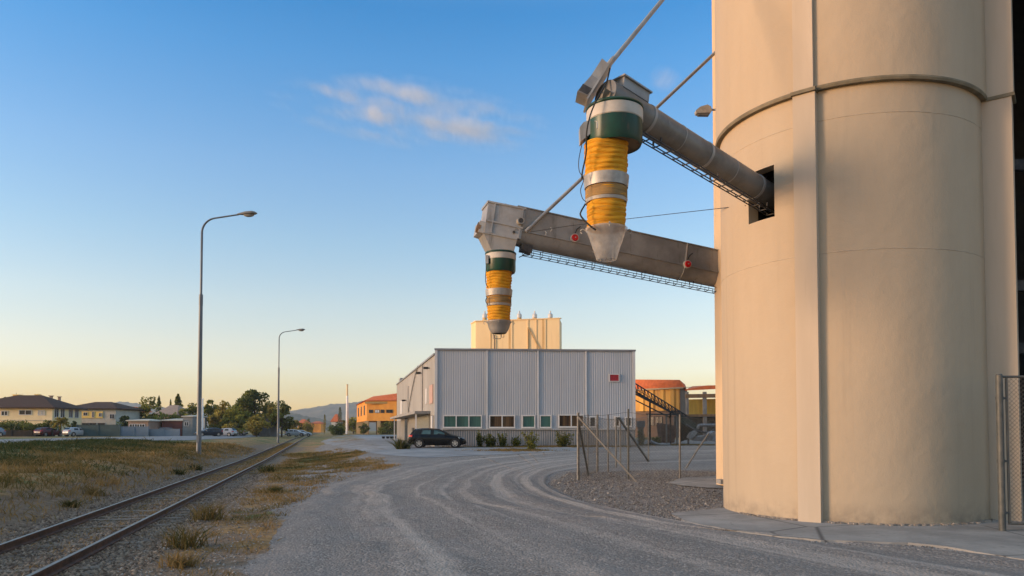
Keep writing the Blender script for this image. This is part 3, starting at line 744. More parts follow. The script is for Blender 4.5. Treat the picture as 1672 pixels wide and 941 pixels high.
def spout(root, cx, cy0, cy1, W, bx, by1, bw0, bw1, coney, conew, Y, plastic, bands):
    """collar, bellows, cone below an arm; pixel sizes are turned into metres at depth Y"""
    k = Y/F; c = P(cx, cy0, Y); zt = c.z; zb = P(cx, cy1, Y).z; r = W*k/2; H = zt-zb
    mb = MB(); mb.lathe((c.x, c.y, 0), [(r*.97, zt-.02), (r*1.03, zt-.02), (r*1.04, zt), (r*1.0, zt+.03), (r*.5, zt+.07)], n=48); 
    mb.lathe((c.x, c.y, 0), [(r*.99, zt-.02), (r*.99, zb+H*.10), (r*.93, zb), (r*.90, zb), (r*.90, zb+.05)], n=48)
    col_ = mb.build('collar', M_GREEN, root, smooth_angle=35)
    mb = MB(); mb.lathe((c.x, c.y, 0), [(r*.99, zt-.035), (r*1.012, zt-.045), (r*1.012, zt-H*.35), (r*.99, zt-H*.37)], n=48); mb.build('white_band', M_BAND, col_, smooth_angle=35)
    mb = MB(); mb.lathe((c.x, c.y, 0), [(.02, zb+H*.06), (r*.92, zb+.012)], n=40); mb.build('underside', M_UNDER, col_)
    b0 = P(bx, cy1-4, Y); z1 = P(bx, by1, Y).z; z0 = b0.z; L = z0-z1
    def rad(f): return (bw0+(bw1-bw0)*f)*k/2
    n = 56; rows = 150; vs = []; fs = []
    rr = np.random.default_rng(int(cx)); ph = rr.uniform(0, 6.28, 8)
    def bell(f, a):
        r0 = rad(f)
        w = abs(math.sin(f*PI*17+.55*math.sin(2*a+ph[0])+.5*math.sin(3*a+ph[1]+9*f)))**.6
        return r0*(.93+.085*w+.016*math.sin(5*a+ph[2]+23*f)+.012*math.sin(a*3+ph[3]-31*f))
    for i in range(rows+1):
        f = i/rows
        for j in range(n):
            a = 2*PI*j/n; q = bell(f, a); vs.append(V((b0.x+q*math.cos(a), b0.y+q*math.sin(a), z0-L*f)))
    for i in range(rows):
        for j in range(n): fs.append((i*n+j, i*n+(j+1) % n, (i+1)*n+(j+1) % n, (i+1)*n+j))
    mb = MB(); mb.add(vs, fs, True); bel = mb.build('bellows', M_YEL, root)
    for (p0, p1, kind) in bands:
        za = P(bx, p0, Y).z; zc = P(bx, p1, Y).z; fa = (z0-za)/L; fc = (z0-zc)/L
        ra, rc = rad(fa)*1.03, rad(fc)*1.03
        mb = MB()
        if kind == 'worn':
            pr = [(ra, za)]
            for q in range(1, 12): pr.append((ra*(1.012 if q % 2 else .975), za+(zc-za)*q/12))
            pr.append((rc, zc)); mb.lathe((b0.x, b0.y, 0), pr, n=48); mb.build('worn_section', M_TAN, bel)
        else:
            fl = 1.07 if kind == 'wide' else 1.04
            mb.lathe((b0.x, b0.y, 0), [(ra*.96, za), (ra*fl, za-.004), (rc*(fl-.03), zc+.004), (rc*.96, zc)], n=48); mb.build('strap', M_STRAP, bel, smooth_angle=35)
    zc = P(bx, coney, Y).z; rb = rad(1)
    mb = MB(); mb.lathe((b0.x, b0.y, 0), [(rb*1.0, z1+.03), (rb*1.12, z1+.012), (rb*1.12, z1-.015), (rb*1.02, z1-.05), (conew*k/2*1.45, zc+(z1-zc)*.36), (conew*k/2*1.1, zc+.01), (conew*k/2*1.02, zc)], n=40)
    cone = mb.build('cone', M_PLAST if plastic else M_GALV, root, smooth_angle=50)
    mb = MB()
    for a in (0.15, PI-.15, PI*.5, -PI*.5):
        dx = V((math.cos(a), math.sin(a), 0)); p = V((b0.x, b0.y, z1-.02))
        pts = [p+dx*rb*1.05]+[p+dx*(rb*1.12+.05+.045*math.cos(t_))+V((0, 0, .045*math.sin(t_))) for t_ in (2.6, 1.6, .6, -.4, -1.4)]
        mb.tube(pts, .011, 6)
    mb.build('hook', M_GALVL, cone)
    mb = MB()
    if plastic:
        for a in np.linspace(0, 2*PI, 7)[:6]:
            dx = V((math.cos(a), math.sin(a), 0)); p = V((b0.x, b0.y, 0))
            mb.tube([p+dx*conew*k/2*1.50+V((0, 0, zc+(z1-zc)*.45)), p+dx*conew*k/2*1.35+V((0, 0, zc+(z1-zc)*.3)), p+dx*conew*k/2*.98+V((0, 0, zc+.015))], .009, 5)
        mb.lathe((b0.x, b0.y, 0), [(conew*k/2*1.46, zc+(z1-zc)*.44), (conew*k/2*1.51, zc+(z1-zc)*.43), (conew*k/2*1.47, zc+(z1-zc)*.42)], n=28)
        mb.build('wire_basket', M_STRAP, cone)
        mb = MB(); rr2 = np.random.default_rng(3)
        for i in range(26):
            a = rr2.uniform(0, 6.28); q = rr2.uniform(0, conew*k/2*.9); p = V((b0.x+q*math.cos(a), b0.y+q*math.sin(a), zc+rr2.uniform(.02, (z1-zc)*.3)))
            mb.tube([p, p+V(rr2.normal(0, .06, 3))], .006, 4)
        mb.build('film_tatters', M_STRAP, cone)
    else:
        mb.tube([P(bx-9, coney-1, Y), P(bx-9, coney+8, Y), P(bx+3, coney+8.5, Y), P(bx+3, coney-1, Y)], .014, 6)
        mb.tube([P(bx+4, coney-1, Y), P(bx+4, coney+6, Y), P(bx+8, coney+6, Y), P(bx+8, coney-4, Y)], .014, 6)
        mb.build('bracket', M_GALVL, cone)
    return col_, bel, cone

def tray(root, a, b, w, h, n, drop, name='ladder_tray'):
    """ladder-like cable tray hung under an arm from a to b"""
    mb = MB(); a = V(a); b = V(b); d = (b-a).normalized(); sd = d.cross(V((0, 0, 1))).normalized(); up = sd.cross(d)
    for s_ in (-1, 1):
        mb.bar(a+sd*s_*w/2, b+sd*s_*w/2, .016, .02); mb.bar(a+sd*s_*w/2+up*h, b+sd*s_*w/2+up*h, .016, .02)
    for i in range(n+1):
        p = a+(b-a)*(i/n)
        for s_ in (-1, 1): mb.bar(p+sd*s_*w/2, p+sd*s_*w/2+up*h, .014)
        mb.bar(p-sd*w/2, p+sd*w/2, .02)
        if i % 6 == 2:
            for s_ in (-1, 1): mb.bar(p+sd*s_*w/2+up*h, p+sd*s_*w/2+up*(h+drop), .03)
    return mb.build(name, M_DARKSTEEL, root)

# near arm: round tube from the silo opening
Y1 = 14.0
arm = thing('loading_conveyor', P(1003, 242, Y1), 'upper loading arm, a grey tube from the silo with yellow bellows and clear cone', 'loading arm', 'loading arms')
h1 = P(1013, 170, Y1); s1 = P(1275, 333, 17.4); ax = (s1-h1).normalized(); sd = ax.cross(V((0, 0, 1))).normalized(); up = sd.cross(ax)
h0 = h1-ax*.42
mb = MB(); mb.tube([h0, s1], .285, 36); tube1 = mb.build('tube', mat('tube_steel', (.205, .197, .185), .5, .35, c2=(.13, .124, .114), scale=1.6, stretch=(1, 1, 1), bump=.02, bscale=1.2, dirt=((.27, .255, .235), 5, (1.5, 1.5, 1.5), .62, .74)), arm, smooth_angle=40)
mb = MB()
for f in (.13, .46, .80): p = h1+(s1-h1)*f; mb.tube([p-ax*.035, p+ax*.035], .298, 36)
for f in (.3, .62): p = h1+(s1-h1)*f; mb.tube([p-ax*.012, p+ax*.012], .292, 36)
mb.build('clamp_ring', M_GALV, tube1, smooth_angle=40)
tray(arm, h1+ax*.45-up*.45+sd*.05, s1-ax*.45-up*.44+sd*.05, .20, .06, 15, .10)
mb = MB(); q = h1+ax*.18+up*.30                                        # inspection box on top of the tube
mb.box(q, (.72, .44, .20), (ax, sd, up)); mb.box(q+up*.115, (.80, .52, .03), (ax, sd, up)); mb.build('inspection_box', M_GALV, arm)
mb = MB()                                                            # hood: from the tube end down to the collar
cc = P(1003.5, 178, Y1); r = 91*Y1/F/2*.80
bot = [V((cc.x+r*math.cos(a), cc.y+r*math.sin(a), cc.z)) for a in np.linspace(0, 2*PI, 17)[:16]]
tp = []
for a in np.linspace(0, 2*PI, 17)[:16]:
    dx, dy = math.cos(a), math.sin(a); mxx = max(abs(dx), abs(dy))
    tp.append(h1-ax*.20+ax*.30*dx/mxx*.9+V((0, 1, 0))*.27*dy/mxx+up*(-.02))
mb.hexa(bot, tp); mb.build('hood', M_GALV, arm)
# head drive: tilted box and long mounting plate with the stay fixed to it
pn = (P(1000, 104, Y1)-P(958, 172, Y1)).normalized()                      # along the plate (up-right in view)
pa = V((0, 1, 0)); pq = pn.cross(pa).normalized()
mb = MB(); mb.box((P(977, 139, Y1)), (82*Y1/F, .62, .035), (pn, pa, pq)); mb.build('mounting_plate', M_GALVL, arm)
qd = -pq if pq.x > 0 else pq
mb = MB()
p0 = P(979, 123, Y1)-pa*.0
bb = [P(981, 104, Y1), P(992, 113, Y1), P(978, 139, Y1), P(963, 132, Y1)]
mb.hexa([v-pa*.2 for v in bb], [v+pa*.2 for v in bb]); drv = mb.build('drive_box', M_GALVL, arm)
bb = [P(964, 132, Y1), P(977, 141, Y1), P(957, 165, Y1), P(941, 158, Y1)]
mb = MB(); mb.hexa([v-pa*.24 for v in bb], [v+pa*.24 for v in bb]); mb.build('drive_guard', M_GALV, arm)
bb = [P(950, 146.5, Y1), P(966, 155, Y1), P(957, 164, Y1), P(943, 157, Y1)]
mb = MB(); mb.hexa([v-pa*.245 for v in bb], [v-pa*.2 for v in bb]); mb.build('guard_slot', M_DARKSTEEL, arm)
mb = MB(); mb.bar(P(991, 108, Y1)-pa*.05, P(1000, 96, 14.1)-pa*.05, .09, .03); mb.build('stay_lug', M_GALV, arm)
mb = MB(); mb.cyl(P(990, 112, Y1), P(1186, -128, 17.3), .045, 12); mb.build('stay_rod', M_GALV, arm, smooth_angle=40)
spout(arm, 1003.5, 180, 240, 92, 989.5, 375, 72, 62, 425, 30, Y1, True, ((290, 309, 'wide'), (310, 327, 'worn'), (327.5, 333, 'thin')))
mb = MB(); bb = [P(946, 211, 13.9), P(952, 203, 13.9), P(963, 200, 13.9), P(963, 222, 13.9), P(947, 235, 13.9)]   # control box on the collar
mb.hexa([v-pa*.10 for v in bb], [v+pa*.15 for v in bb]); mb.build('control_box', M_GALVL, arm)
mb = MB()
def smooth3(pts, n=28):
    p = np.array([tuple(q) for q in pts], float); pp = np.vstack([2*p[0]-p[1], p, 2*p[-1]-p[-2]]); out = []
    for i in range(len(p)-1):
        for t_ in np.linspace(0, 1, 7, endpoint=False):
            a, b, c_, d = pp[i:i+4]; out.append(V(.5*((2*b)+(-a+c_)*t_+(2*a-5*b+4*c_-d)*t_*t_+(-a+3*b-3*c_+d)*t_**3)))
    out.append(V(p[-1])); return out
fy = Y1-.52
mb.tube(smooth3([P(996, 112, Y1-.2), P(990, 135, Y1-.35), P(976, 160, fy), P(965, 185, fy), P(958, 215, fy), P(957, 250, Y1-.4), P(951, 280, Y1-.35), P(950, 292, Y1-.3)]), .016, 6); mb.build('power_cable', M_CABLE, arm)
mb = MB()
mb.tube(smooth3([P(950, 236, Y1-.3), P(945, 262, Y1-.3), P(946, 280, Y1-.3), P(953, 293, Y1-.3), P(948, 310, Y1-.3), P(951, 324, Y1-.3), P(957, 330, Y1-.3)]), .008, 5)
mb.tube(smooth3([P(956, 333, Y1-.3), P(949, 345, Y1-.3), P(948, 352, Y1-.3), P(956, 362, Y1-.33), P(966, 371, Y1-.36), P(973, 376, Y1-.36)]), .017, 6)
mb.build('signal_cable', M_CABLE, arm)
mb = MB(); mb.tube([P(971, 198, Y1-.58), P(975, 199, Y1-.6), P(975, 210, Y1-.6)], .012, 5); mb.build('bracket', M_GALVL, arm)

# far arm: box trough with a round belly
Y2 = 23.2
arm2 = thing('loading_conveyor', P(817, 447, Y2), 'lower loading arm, a long grey trough with red lamps, yellow bellows and grey cone', 'loading arm', 'loading arms')
A1 = P(846, 374, Y2); B1 = P(1205, 450, 25.3); ax = (B1-A1).normalized(); sd = ax.cross(V((0, 0, 1))).normalized(); up = sd.cross(ax)
if sd.y > 0: sd = -sd
up = ax.cross(sd); up = up if up.z > 0 else -up
k2 = Y2/F
def section(p, w, top, bot, r):
    pts = [p+sd*w/2+up*top, p-sd*w/2+up*top, p-sd*w/2+up*bot]
    for a in np.linspace(PI, 2*PI, 12)[1:-1]: pts.append(p+sd*(w/2*.94)*math.cos(a)+up*(bot+r*math.sin(a)))
    pts.append(p+sd*w/2+up*bot); return pts
T0, B0, RB = 31*k2, -8*k2, 21*k2
mb = MB(); a_ = section(A1-ax*.2, .72, T0, B0, RB); b_ = section(B1, .72, T0, B0, RB); mb.hexa(a_, b_); tr2 = mb.build('trough', M_GALV, arm2, smooth_angle=25)
mb = MB()
for s_ in (-1, 1): mb.bar(A1+sd*s_*.375+up*B0-ax*.2, B1+sd*s_*.375+up*B0, .05, .035, up); mb.bar(A1+sd*s_*.37+up*T0-ax*.2, B1+sd*s_*.37+up*T0, .06, .03, up)
mb.build('flange', M_GALV, tr2)
mb = MB()
for f in (.40, .72):
    p = A1+(B1-A1)*f; mb.bar(p+sd*.385+up*T0, p+sd*.385+up*B0, .05, .02, ax)
    pr = [p+sd*.36*math.cos(a)*1.03+up*(B0+RB*1.03*math.sin(a)) for a in np.linspace(0, -PI*.6, 8)]; mb.tube(pr, .02, 6)
mb.build('conduit', M_GALVL, tr2)
tray(arm2, A1+ax*.25-up*.82+sd*.10, B1-up*.78+sd*.10, .26, .15, 26, .06)
mb = MB(); mb.box(P(857, 408, Y2)+sd*.1, (.36, .3, .22), (ax, sd, up)); mb.build('junction_box', M_DARKSTEEL, arm2)
# head box
mb = MB(); hb = [P(793, 336, Y2), P(853, 348, Y2), P(844, 396, Y2), P(786, 384, Y2)]
mb.hexa([v+sd*.42 for v in hb], [v-sd*.42 for v in hb]); hd = mb.build('head_box', M_GALV, arm2)
mb = MB()
for (p, q) in ((hb[0], hb[1]), (hb[0]+(hb[3]-hb[0])*.62, hb[1]+(hb[2]-hb[1])*.62+V((0, 0, -.02)))): mb.bar(p+sd*.435, q+sd*.435, .05, .05)
for f in (.18, .93): mb.bar(hb[0]+(hb[1]-hb[0])*f+sd*.435, hb[3]+(hb[2]-hb[3])*f+sd*.435, .045, .04)
mb.bar(hb[0]+sd*.44, hb[0]-sd*.44, .07, .07); mb.build('stiffener', M_GALV, hd)
mb = MB(); c0 = P(786, 377, Y2); dd = (P(777, 374, Y2)-c0).normalized()
bb = [P(780, 365, Y2), P(800, 371, Y2), P(797, 390, Y2), P(777, 383, Y2)]
mb.hexa([v+sd*.36 for v in bb], [v-sd*.36 for v in bb]); mb.build('end_cover', M_GALVL, hd)
mb = MB(); mb.tube([P(783, 376, Y2)+sd*.2, P(776.5, 374, Y2)+sd*.2], .17, 14); mb.build('end_bearing', M_RUST, hd)
mb = MB(); mb.cyl(P(843, 368, Y2)+sd*.40, P(843, 368, Y2)+sd*.56, .11, 20); po = mb.build('view_port', M_GALVL, hd)
mb = MB(); mb.disc(P(843, 368, Y2)+sd*.563, .075, 20, sd); mb.build('port_glass', M_DARKSTEEL, hd)
mb = MB(); mb.cyl(P(833, 385, Y2)+sd*.40, P(833, 385, Y2)+sd*.47, .04, 12); mb.build('bolt', M_DARKSTEEL, hd)
mb = MB(); tp = [P(785, 385, Y2), P(839, 396, Y2)]; bt = [P(799, 414, Y2), P(835, 414, Y2)]
mb.hexa([tp[0]+sd*.38, tp[1]+sd*.38, tp[1]-sd*.38, tp[0]-sd*.38], [bt[0]+sd*.33, bt[1]+sd*.33, bt[1]-sd*.33, bt[0]-sd*.33]); mb.build('funnel', M_GALV, arm2)
mb = MB(); mb.bar(tp[0]+sd*.39, tp[1]+sd*.39, .06, .04); mb.build('funnel_rim', M_GALV, arm2)
spout(arm2, 817.5, 415, 446, 50, 814.7, 526, 43, 37, 545, 22, Y2, False, ((474, 485, 'wide'), (486, 496.5, 'worn'), (497, 501, 'thin')))
mb = MB(); mb.box(P(791, 428, Y2)+sd*.35, (.09, .09, .26)); mb.build('limit_switch', M_GALVL, arm2)
mb = MB(); mb.tube(smooth3([P(791, 434, Y2)+sd*.35, P(789, 450, Y2)+sd*.35, P(789, 465, Y2)+sd*.35, P(793, 474, Y2)+sd*.35]), .012, 5)
mb.tube(smooth3([P(792, 488, Y2)+sd*.3, P(789.5, 494, Y2)+sd*.3, P(793, 501, Y2)+sd*.3]), .014, 5); 
mb.tube(smooth3([P(839, 403, Y2)+sd*.3, P(848, 411, Y2)+sd*.3, P(851, 404, Y2)+sd*.3]), .014, 5)
mb.tube(smooth3([P(843, 424, Y2)+sd*.3, P(851, 421, Y2)+sd*.3, P(860, 420, Y2)+sd*.3, P(862, 414, Y2)+sd*.3]), .014, 5); mb.build('power_cable', M_CABLE, arm2)
mb = MB(); mb.tube([P(825.5, 343, Y2), P(825.5, 333, Y2)], .03, 6); mb.build('antenna', M_GALVL, arm2)
for px, py in ((931, 394), (1114, 435.5)):
    f = (px-846)/(1205-846); Yq = Y2+(25.3-Y2)*f*.93; p = P(px, py, Yq)
    p = p+sd*((A1+sd*.36-p).dot(sd))
    mb = MB(); mb.cyl(p, p+sd*.10, .135, 24); lmp = mb.build('warning_lamp', M_BAND, arm2)
    mb = MB(); mb.cyl(p+sd*.10, p+sd*.135, .112, 24, .10); mb.lathe((0, 0, 0), [(0, 0)]*2, n=3); mb.build('red_lens', M_RED, lmp)
    mb = MB(); mb.cyl(p+sd*.13, p+sd*.16, .02, 8); mb.build('lens_boss', M_STRAP, lmp)
    mb = MB(); mb.tube([p+up*.14+sd*.03, p+up*.30+sd*.03+ax*.05, p+up*.42+sd*.03+ax*.16], .014, 5); mb.build('lamp_lead', M_CABLE, lmp)
mb = MB(); mb.cyl(P(852, 384, Y2)+sd*.42, P(1170, 84, 24.6), .055, 12); mb.build('stay_rod', M_GALV, arm2, smooth_angle=40)
mb = MB()
for px, py in ((884, 386), (893, 380)): mb.tube([P(px, py-3, Y2+.1)+sd*.38, P(px+2, py, Y2+.1)+sd*.42, P(px, py+4, Y2+.1)+sd*.38], .018, 6)
mb.build('fixing', M_GALVL, arm2)
# guy wire
w = thing('guy_wire', P(1175, 340, 24.5), 'thin wire strung from the lower loading arm across to the silo wall', 'wire')
xw, yw = cyl_hit(1222)
mb = MB(); mb.tube([P(866, 379, 22.75), P(930, 369, 22.3), P(1030, 357, 21), P(1180, 340, 18.2), V((xw, yw, P(1222, 336, yw).z))], .009, 5); mb.build('wire', M_CABLE, w)

# ------------------------------------------------------------------ mesh gate at the right edge
M_GPOST = mat('grey_green_post', (.07, .075, .073), .55, .3, c2=(.11, .11, .10), scale=5, dirt=((.20, .12, .06), 5, (1, 1, .4), .66, .8))
M_WIRE = mat('fence_wire', (.17, .165, .15), .55, .5, c2=(.10, .095, .085), scale=8)
def chain_mesh(mb, p, ux, W, H, pitch, r, z0=0):
    """woven diamond mesh of real wires on the rectangle p, ux*W, z*H"""
    n = int((W+H)/pitch)+1; nrm = V((0, 0, 1)).cross(ux)*r*.7
    for i in range(1, n):
        for s_ in (0, 1):
            a = i*pitch; x0, y0 = (a, 0) if a <= W else (W, a-W); x1, y1 = (0, a) if a <= H else (a-H, H)
            if s_: x0, x1 = W-x0, W-x1
            A_ = p+ux*x0+V((0, 0, z0+y0)); B_ = p+ux*x1+V((0, 0, z0+y1))
            if (B_-A_).length > .03: mb.tube([A_+nrm*(1 if s_ else -1), B_+nrm*(1 if s_ else -1)], r, 3, False)
gY = 14.36; gp = P(1637, 866, gY); gp.z = 0
gate = thing('mesh_gate', gp, 'chain-link gate leaf on a grey tube post at the right edge by the silo', 'gate')
ghz = P(1637, 613, gY).z
mb = MB(); mb.cyl(gp+V((0, 0, 0)), gp+V((0, 0, ghz)), .062, 16); mb.lathe(gp, [(.062, ghz), (.05, ghz+.025), (0, ghz+.03)], 16); mb.build('post', M_GPOST, gate)
ux = V((1, -.10, 0)).normalized(); g0 = gp+ux*.13
mb = MB(); mb.tube([g0+V((0, 0, .12)), g0+V((0, 0, ghz-.02))], .022, 10); mb.tube([g0+V((0, 0, ghz-.03))-ux*.08, g0+ux*2.4+V((0, 0, ghz-.03))], .024, 10)
mb.tube([g0+V((0, 0, .14)), g0+ux*2.4+V((0, 0, .14))], .022, 10); mb.tube([g0+ux*2.4+V((0, 0, .12)), g0+ux*2.4+V((0, 0, ghz-.02))], .022, 10); mb.build('frame', M_GPOST, gate)
mb = MB(); chain_mesh(mb, g0, ux, 2.4, ghz-.2, .085, .0045, .15); mb.build('wire_mesh', M_WIRE, gate)
mb = MB()
for z in (.35, 1.35, ghz-.45): mb = MB(); mb.tube([gp+V((0, 0, z-.03)), gp+V((0, 0, z+.03))], .07, 14); mb.bar(gp+V((0, 0, z)), g0+V((0, 0, z)), .03, .04); mb.build('hinge', M_GPOST, gate)

# ------------------------------------------------------------------ chain-link fence on the gravel island
def gp_(px, py): return ground_at(px, py)
fn = thing('chain_link_fence', gp_(1026, 783), 'sagging chain-link fence with leaning struts on the gravel island before the grey hall', 'fence')
def post(px, py, py_top, r=.03, m=None, lean=0):
    p = gp_(px, py); q = P(px+lean, py_top, p.y); mb = MB(); mb.cyl(p-V((0, 0, .1)), q, r, 10); mb.build('post', m or M_FPOST, fn); return p, q
M_FPOST = mat('galv_post', (.20, .195, .18), .55, .4, c2=(.13, .125, .115), scale=6)
A_, At = post(944, 784, 674, .05); E_, Et = post(1026, 783, 668, .035, M_GPOST); G_, Gt = post(1110, 783, 677, .035)
B_, Bt = post(975.5, 771, 677, .045); C_, Ct = post(993, 771, 677, .03); D_, Dt = post(1006, 764, 681, .035); D2, D2t = post(1013, 760, 682, .03); F_, Ft = post(1059, 754, 677, .03)
post(960, 776, 677, .02)
S_ = gp_(1186, 783); St = P(1186, 676, S_.y)
mb = MB(); mb.bar(P(944, 681, A_.y-.06), gp_(1040, 788), .05, .05); mb.build('strut', mat('strut_grey', (.19, .175, .15), .6, c2=(.14, .13, .11), scale=5), fn)
mb = MB(); mb.bar(P(945, 690, A_.y-.02), gp_(961, 777), .07, .05); mb.build('strut', M_GPOST, fn)
mb = MB(); mb.bar(P(1010, 682, D_.y), gp_(1060, 755), .09, .06); mb.build('strut', M_GPOST, fn)
mb = MB(); mb.tube([gp_(1120, 765), P(1140, 733, gp_(1120, 765).y), P(1158, 707, gp_(1120, 765).y)], .035, 8); mb.build('strut', MATS['strut_grey'], fn)
mb = MB()
def panel(p, q, H, pitch=.11, r=.0030):
    d = V((q.x-p.x, q.y-p.y, 0)); L = d.length; chain_mesh(mb, V((p.x, p.y, (p.z+q.z)/2)), d/L, L, H, pitch, r, .03)
panel(A_, E_, 2.25); panel(E_, G_, 2.25); panel(G_, S_, 2.2); panel(A_, B_, 2.25); panel(B_, D_, 2.2); panel(D_, F_, 2.2); panel(F_, gp_(1186, 750), 2.2)
mb.build('wire_mesh', M_WIRE, fn)
mb = MB()
for (p, q) in ((At, Et), (Et, Gt), (Gt, St), (At, Bt), (Bt, Dt), (Dt, Ft), (Ft, P(1186, 676, gp_(1186, 750).y))): mb.tube([p-V((0, 0, .12)), (p+q)/2-V((0, 0, .17)), q-V((0, 0, .12))], .006, 4)
mb.build('tension_wire', M_WIRE, fn)
# ------------------------------------------------------------------ grey corrugated hall
t = NT('grey_cladding'); c = t.coord()
n = t.noise(t.mapping(c, (.35, .35, .12)), 1.3, 6, .6)
col = t.mix(t.rng(n, .35, .68), (.395, .41, .435), (.345, .36, .38))
col = t.mix(t.rng(t.noise(t.mapping(c, (2.6, 2.6, .08)), 1.2, 5), .58, .76, 0, .5), col, (.33, .32, .31))
M_CLAD = t.done(col, .55, None, .35)
M_PLINTH = mat('grey_plinth', (.29, .285, .28), .7, c2=(.24, .235, .23), scale=1.2, stretch=(1, 1, .3), dirt=((.23, .22, .19), 2, (1, 1, .4), .6, .75))
M_TRIM = mat('light_trim', (.58, .57, .56), .5, c2=(.50, .49, .48), scale=1.5, stretch=(1, 1, .3))
M_WFRAME = mat('white_frame', (.62, .60, .575), .5, c2=(.54, .52, .49), scale=4)
def glass(name, c, c2, scale=1.2, st=(3, 3, .2)): return mat(name, c, .22, c2=c2, scale=scale, stretch=st, spec=.25)
M_GLT = glass('teal_curtain_glass', (.03, .085, .075), (.05, .13, .115))
M_GLB = glass('brown_curtain_glass', (.018, .014, .012), (.12, .07, .035), 1.0, (2.2, 2.2, .1))
M_GLD = glass('dark_glass', (.012, .015, .017), (.03, .036, .04))
hA = P(710, 703, 57); hB = P(1037.5, 703, 58); hC = P(648, 703, 95)
hA.z = hB.z = hC.z = 0; hD = hB+(hC-hA); zB = .55; zT = 8.32; zS = 7.86
hall2 = thing('corrugated_hall', (hA.x, hA.y, zB), 'long grey corrugated metal hall with a row of white-framed windows behind the black car', 'hall')
fx = (hB-hA).normalized(); fnrm = V((fx.y, -fx.x, 0)); lx = (hC-hA).normalized(); lnrm = V((-lx.y, lx.x, 0))
if lnrm.x > 0: lnrm = -lnrm
def corr(mb, p, ux, nrm, L, z0, z1, pitch, dep, z1b=None):
    """trapezoid ribbed sheet as real geometry; z1b = height at the far end"""
    z1b = z1 if z1b is None else z1b; pts = []; x = 0
    while x < L-1e-6:
        for f, h in ((0, 0), (.42, 0), (.55, 1), (.87, 1), (1, 0)):
            q = min(x+f*pitch, L); pts.append((q, h*dep))
        x += pitch
    vs = []
    for q, h in pts:
        b = p+ux*q+nrm*h; zt_ = z1+(z1b-z1)*q/L; vs += [V((b.x, b.y, z0)), V((b.x, b.y, zt_))]
    mb.add(vs, [(2*i, 2*i+2, 2*i+3, 2*i+1) for i in range(len(pts)-1)])
LF = (hB-hA).length; LS = (hC-hA).length
zpl = P(800, 701, 57.3).z
mb = MB(); corr(mb, hA, fx, fnrm, LF, zpl, zT-.10, .18, .013); mb.build('front_cladding', M_CLAD, hall2)
mb = MB(); corr(mb, hA-fnrm*.05, fx, fnrm, LF, zB-.3, zpl, .18, .03); mb.build('plinth', M_PLINTH, hall2)
mb = MB(); corr(mb, hA, lx, lnrm, LS, zB+2.6, zS, .9, .03); corr(mb, hB+V((0, 0, 0)), (hD-hB).normalized(), V((1, 0, 0)), LS, zB-.3, zS, .26, .035)
mb.add([V((hC.x, hC.y, zB-.3)), V((hD.x, hD.y, zB-.3)), V((hD.x, hD.y, zS)), V((hC.x, hC.y, zS))], [(0, 1, 2, 3)])
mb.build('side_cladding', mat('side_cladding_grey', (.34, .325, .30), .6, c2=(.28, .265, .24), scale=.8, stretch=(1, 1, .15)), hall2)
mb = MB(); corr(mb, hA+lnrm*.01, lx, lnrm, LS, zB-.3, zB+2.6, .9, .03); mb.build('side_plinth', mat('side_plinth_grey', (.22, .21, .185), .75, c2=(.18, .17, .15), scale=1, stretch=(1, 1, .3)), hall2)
mb = MB(); e = .02
mb.hexa([V((p.x, p.y, zS-.02)) for p in (hA+fnrm*-.2, hB+fnrm*-.2, hD, hC)], [V((p.x, p.y, zS+.04)) for p in (hA+fnrm*-.2, hB+fnrm*-.2, hD, hC)]); mb.build('roof', M_PLINTH, hall2)
mb = MB(); mb.bar(hA+fnrm*.04+V((0, 0, zT-.06))-fx*.05, hB+fnrm*.04+V((0, 0, zT-.06))+fx*.05, .14, .14)
mb.bar(hA+fnrm*-.3+V((0, 0, zT-.12)), hB+fnrm*-.3+V((0, 0, zT-.12)), .5, .05)
mb.bar(hA+lnrm*.05+V((0, 0, zS+.02)), hC+lnrm*.05+V((0, 0, zS+.02)), .16, .14); mb.build('roof_edge', mat('roof_edge_grey', (.22, .225, .24), .5, c2=(.18, .18, .19), scale=2), hall2)
def fpt(px, py, off=0):                                               # pixel on the front face
    d = ray(px, py); n = fnrm; t_ = (hA-CAM).dot(n)/d.dot(n); return CAM+d*t_+n*off
for px in (711.8, 795, 878.5, 957, 1035.5):
    mb = MB(); a = fpt(px, 703, .05); mb.box(V((a.x, a.y, (zpl+zT-.12)/2)), (.12 if px not in (711.8, 1035.5) else .2, .07, zT-.12-zpl), (fx, fnrm, V((0, 0, 1)))); mb.build('vertical_trim', M_TRIM, hall2)
mb = MB(); a = fpt(874, 703, .06)
mb.box(V((a.x, a.y, zpl)), (LF, .08, .07), (fx, fnrm, V((0, 0, 1)))); mb.build('plinth_trim', M_TRIM, hall2)
def front_window(x0, x1, y0, y1, n, m, frame=.085):
    a = fpt(x0, y0, .045); b = fpt(x1, y1, .045); w = (V((b.x, b.y, 0))-V((a.x, a.y, 0))).length; h = a.z-b.z
    up = V((0, 0, 1)); o = V((a.x, a.y, b.z)); mb = MB()
    mb.box(o+fx*w/2+up*frame/2, (w, .11, frame), (fx, fnrm, up)); mb.box(o+fx*w/2+up*(h-frame/2), (w, .11, frame), (fx, fnrm, up))
    for i in range(n+1):
        q = frame/2+(w-frame)*i/n; mb.box(o+fx*q+up*h/2, (frame, .108, h-2*frame), (fx, fnrm, up))
    mb.box(o+fx*w/2-up*.02+fnrm*.05, (w+.06, .14, .04), (fx, fnrm, up))
    f = mb.build('window', M_WFRAME, hall2)
    pb = MB()
    pb.box(o+fx*w/2+up*h/2-fnrm*.02, (w-frame, .04, h-frame), (fx, fnrm, up)); pb.build('pane', m, f)
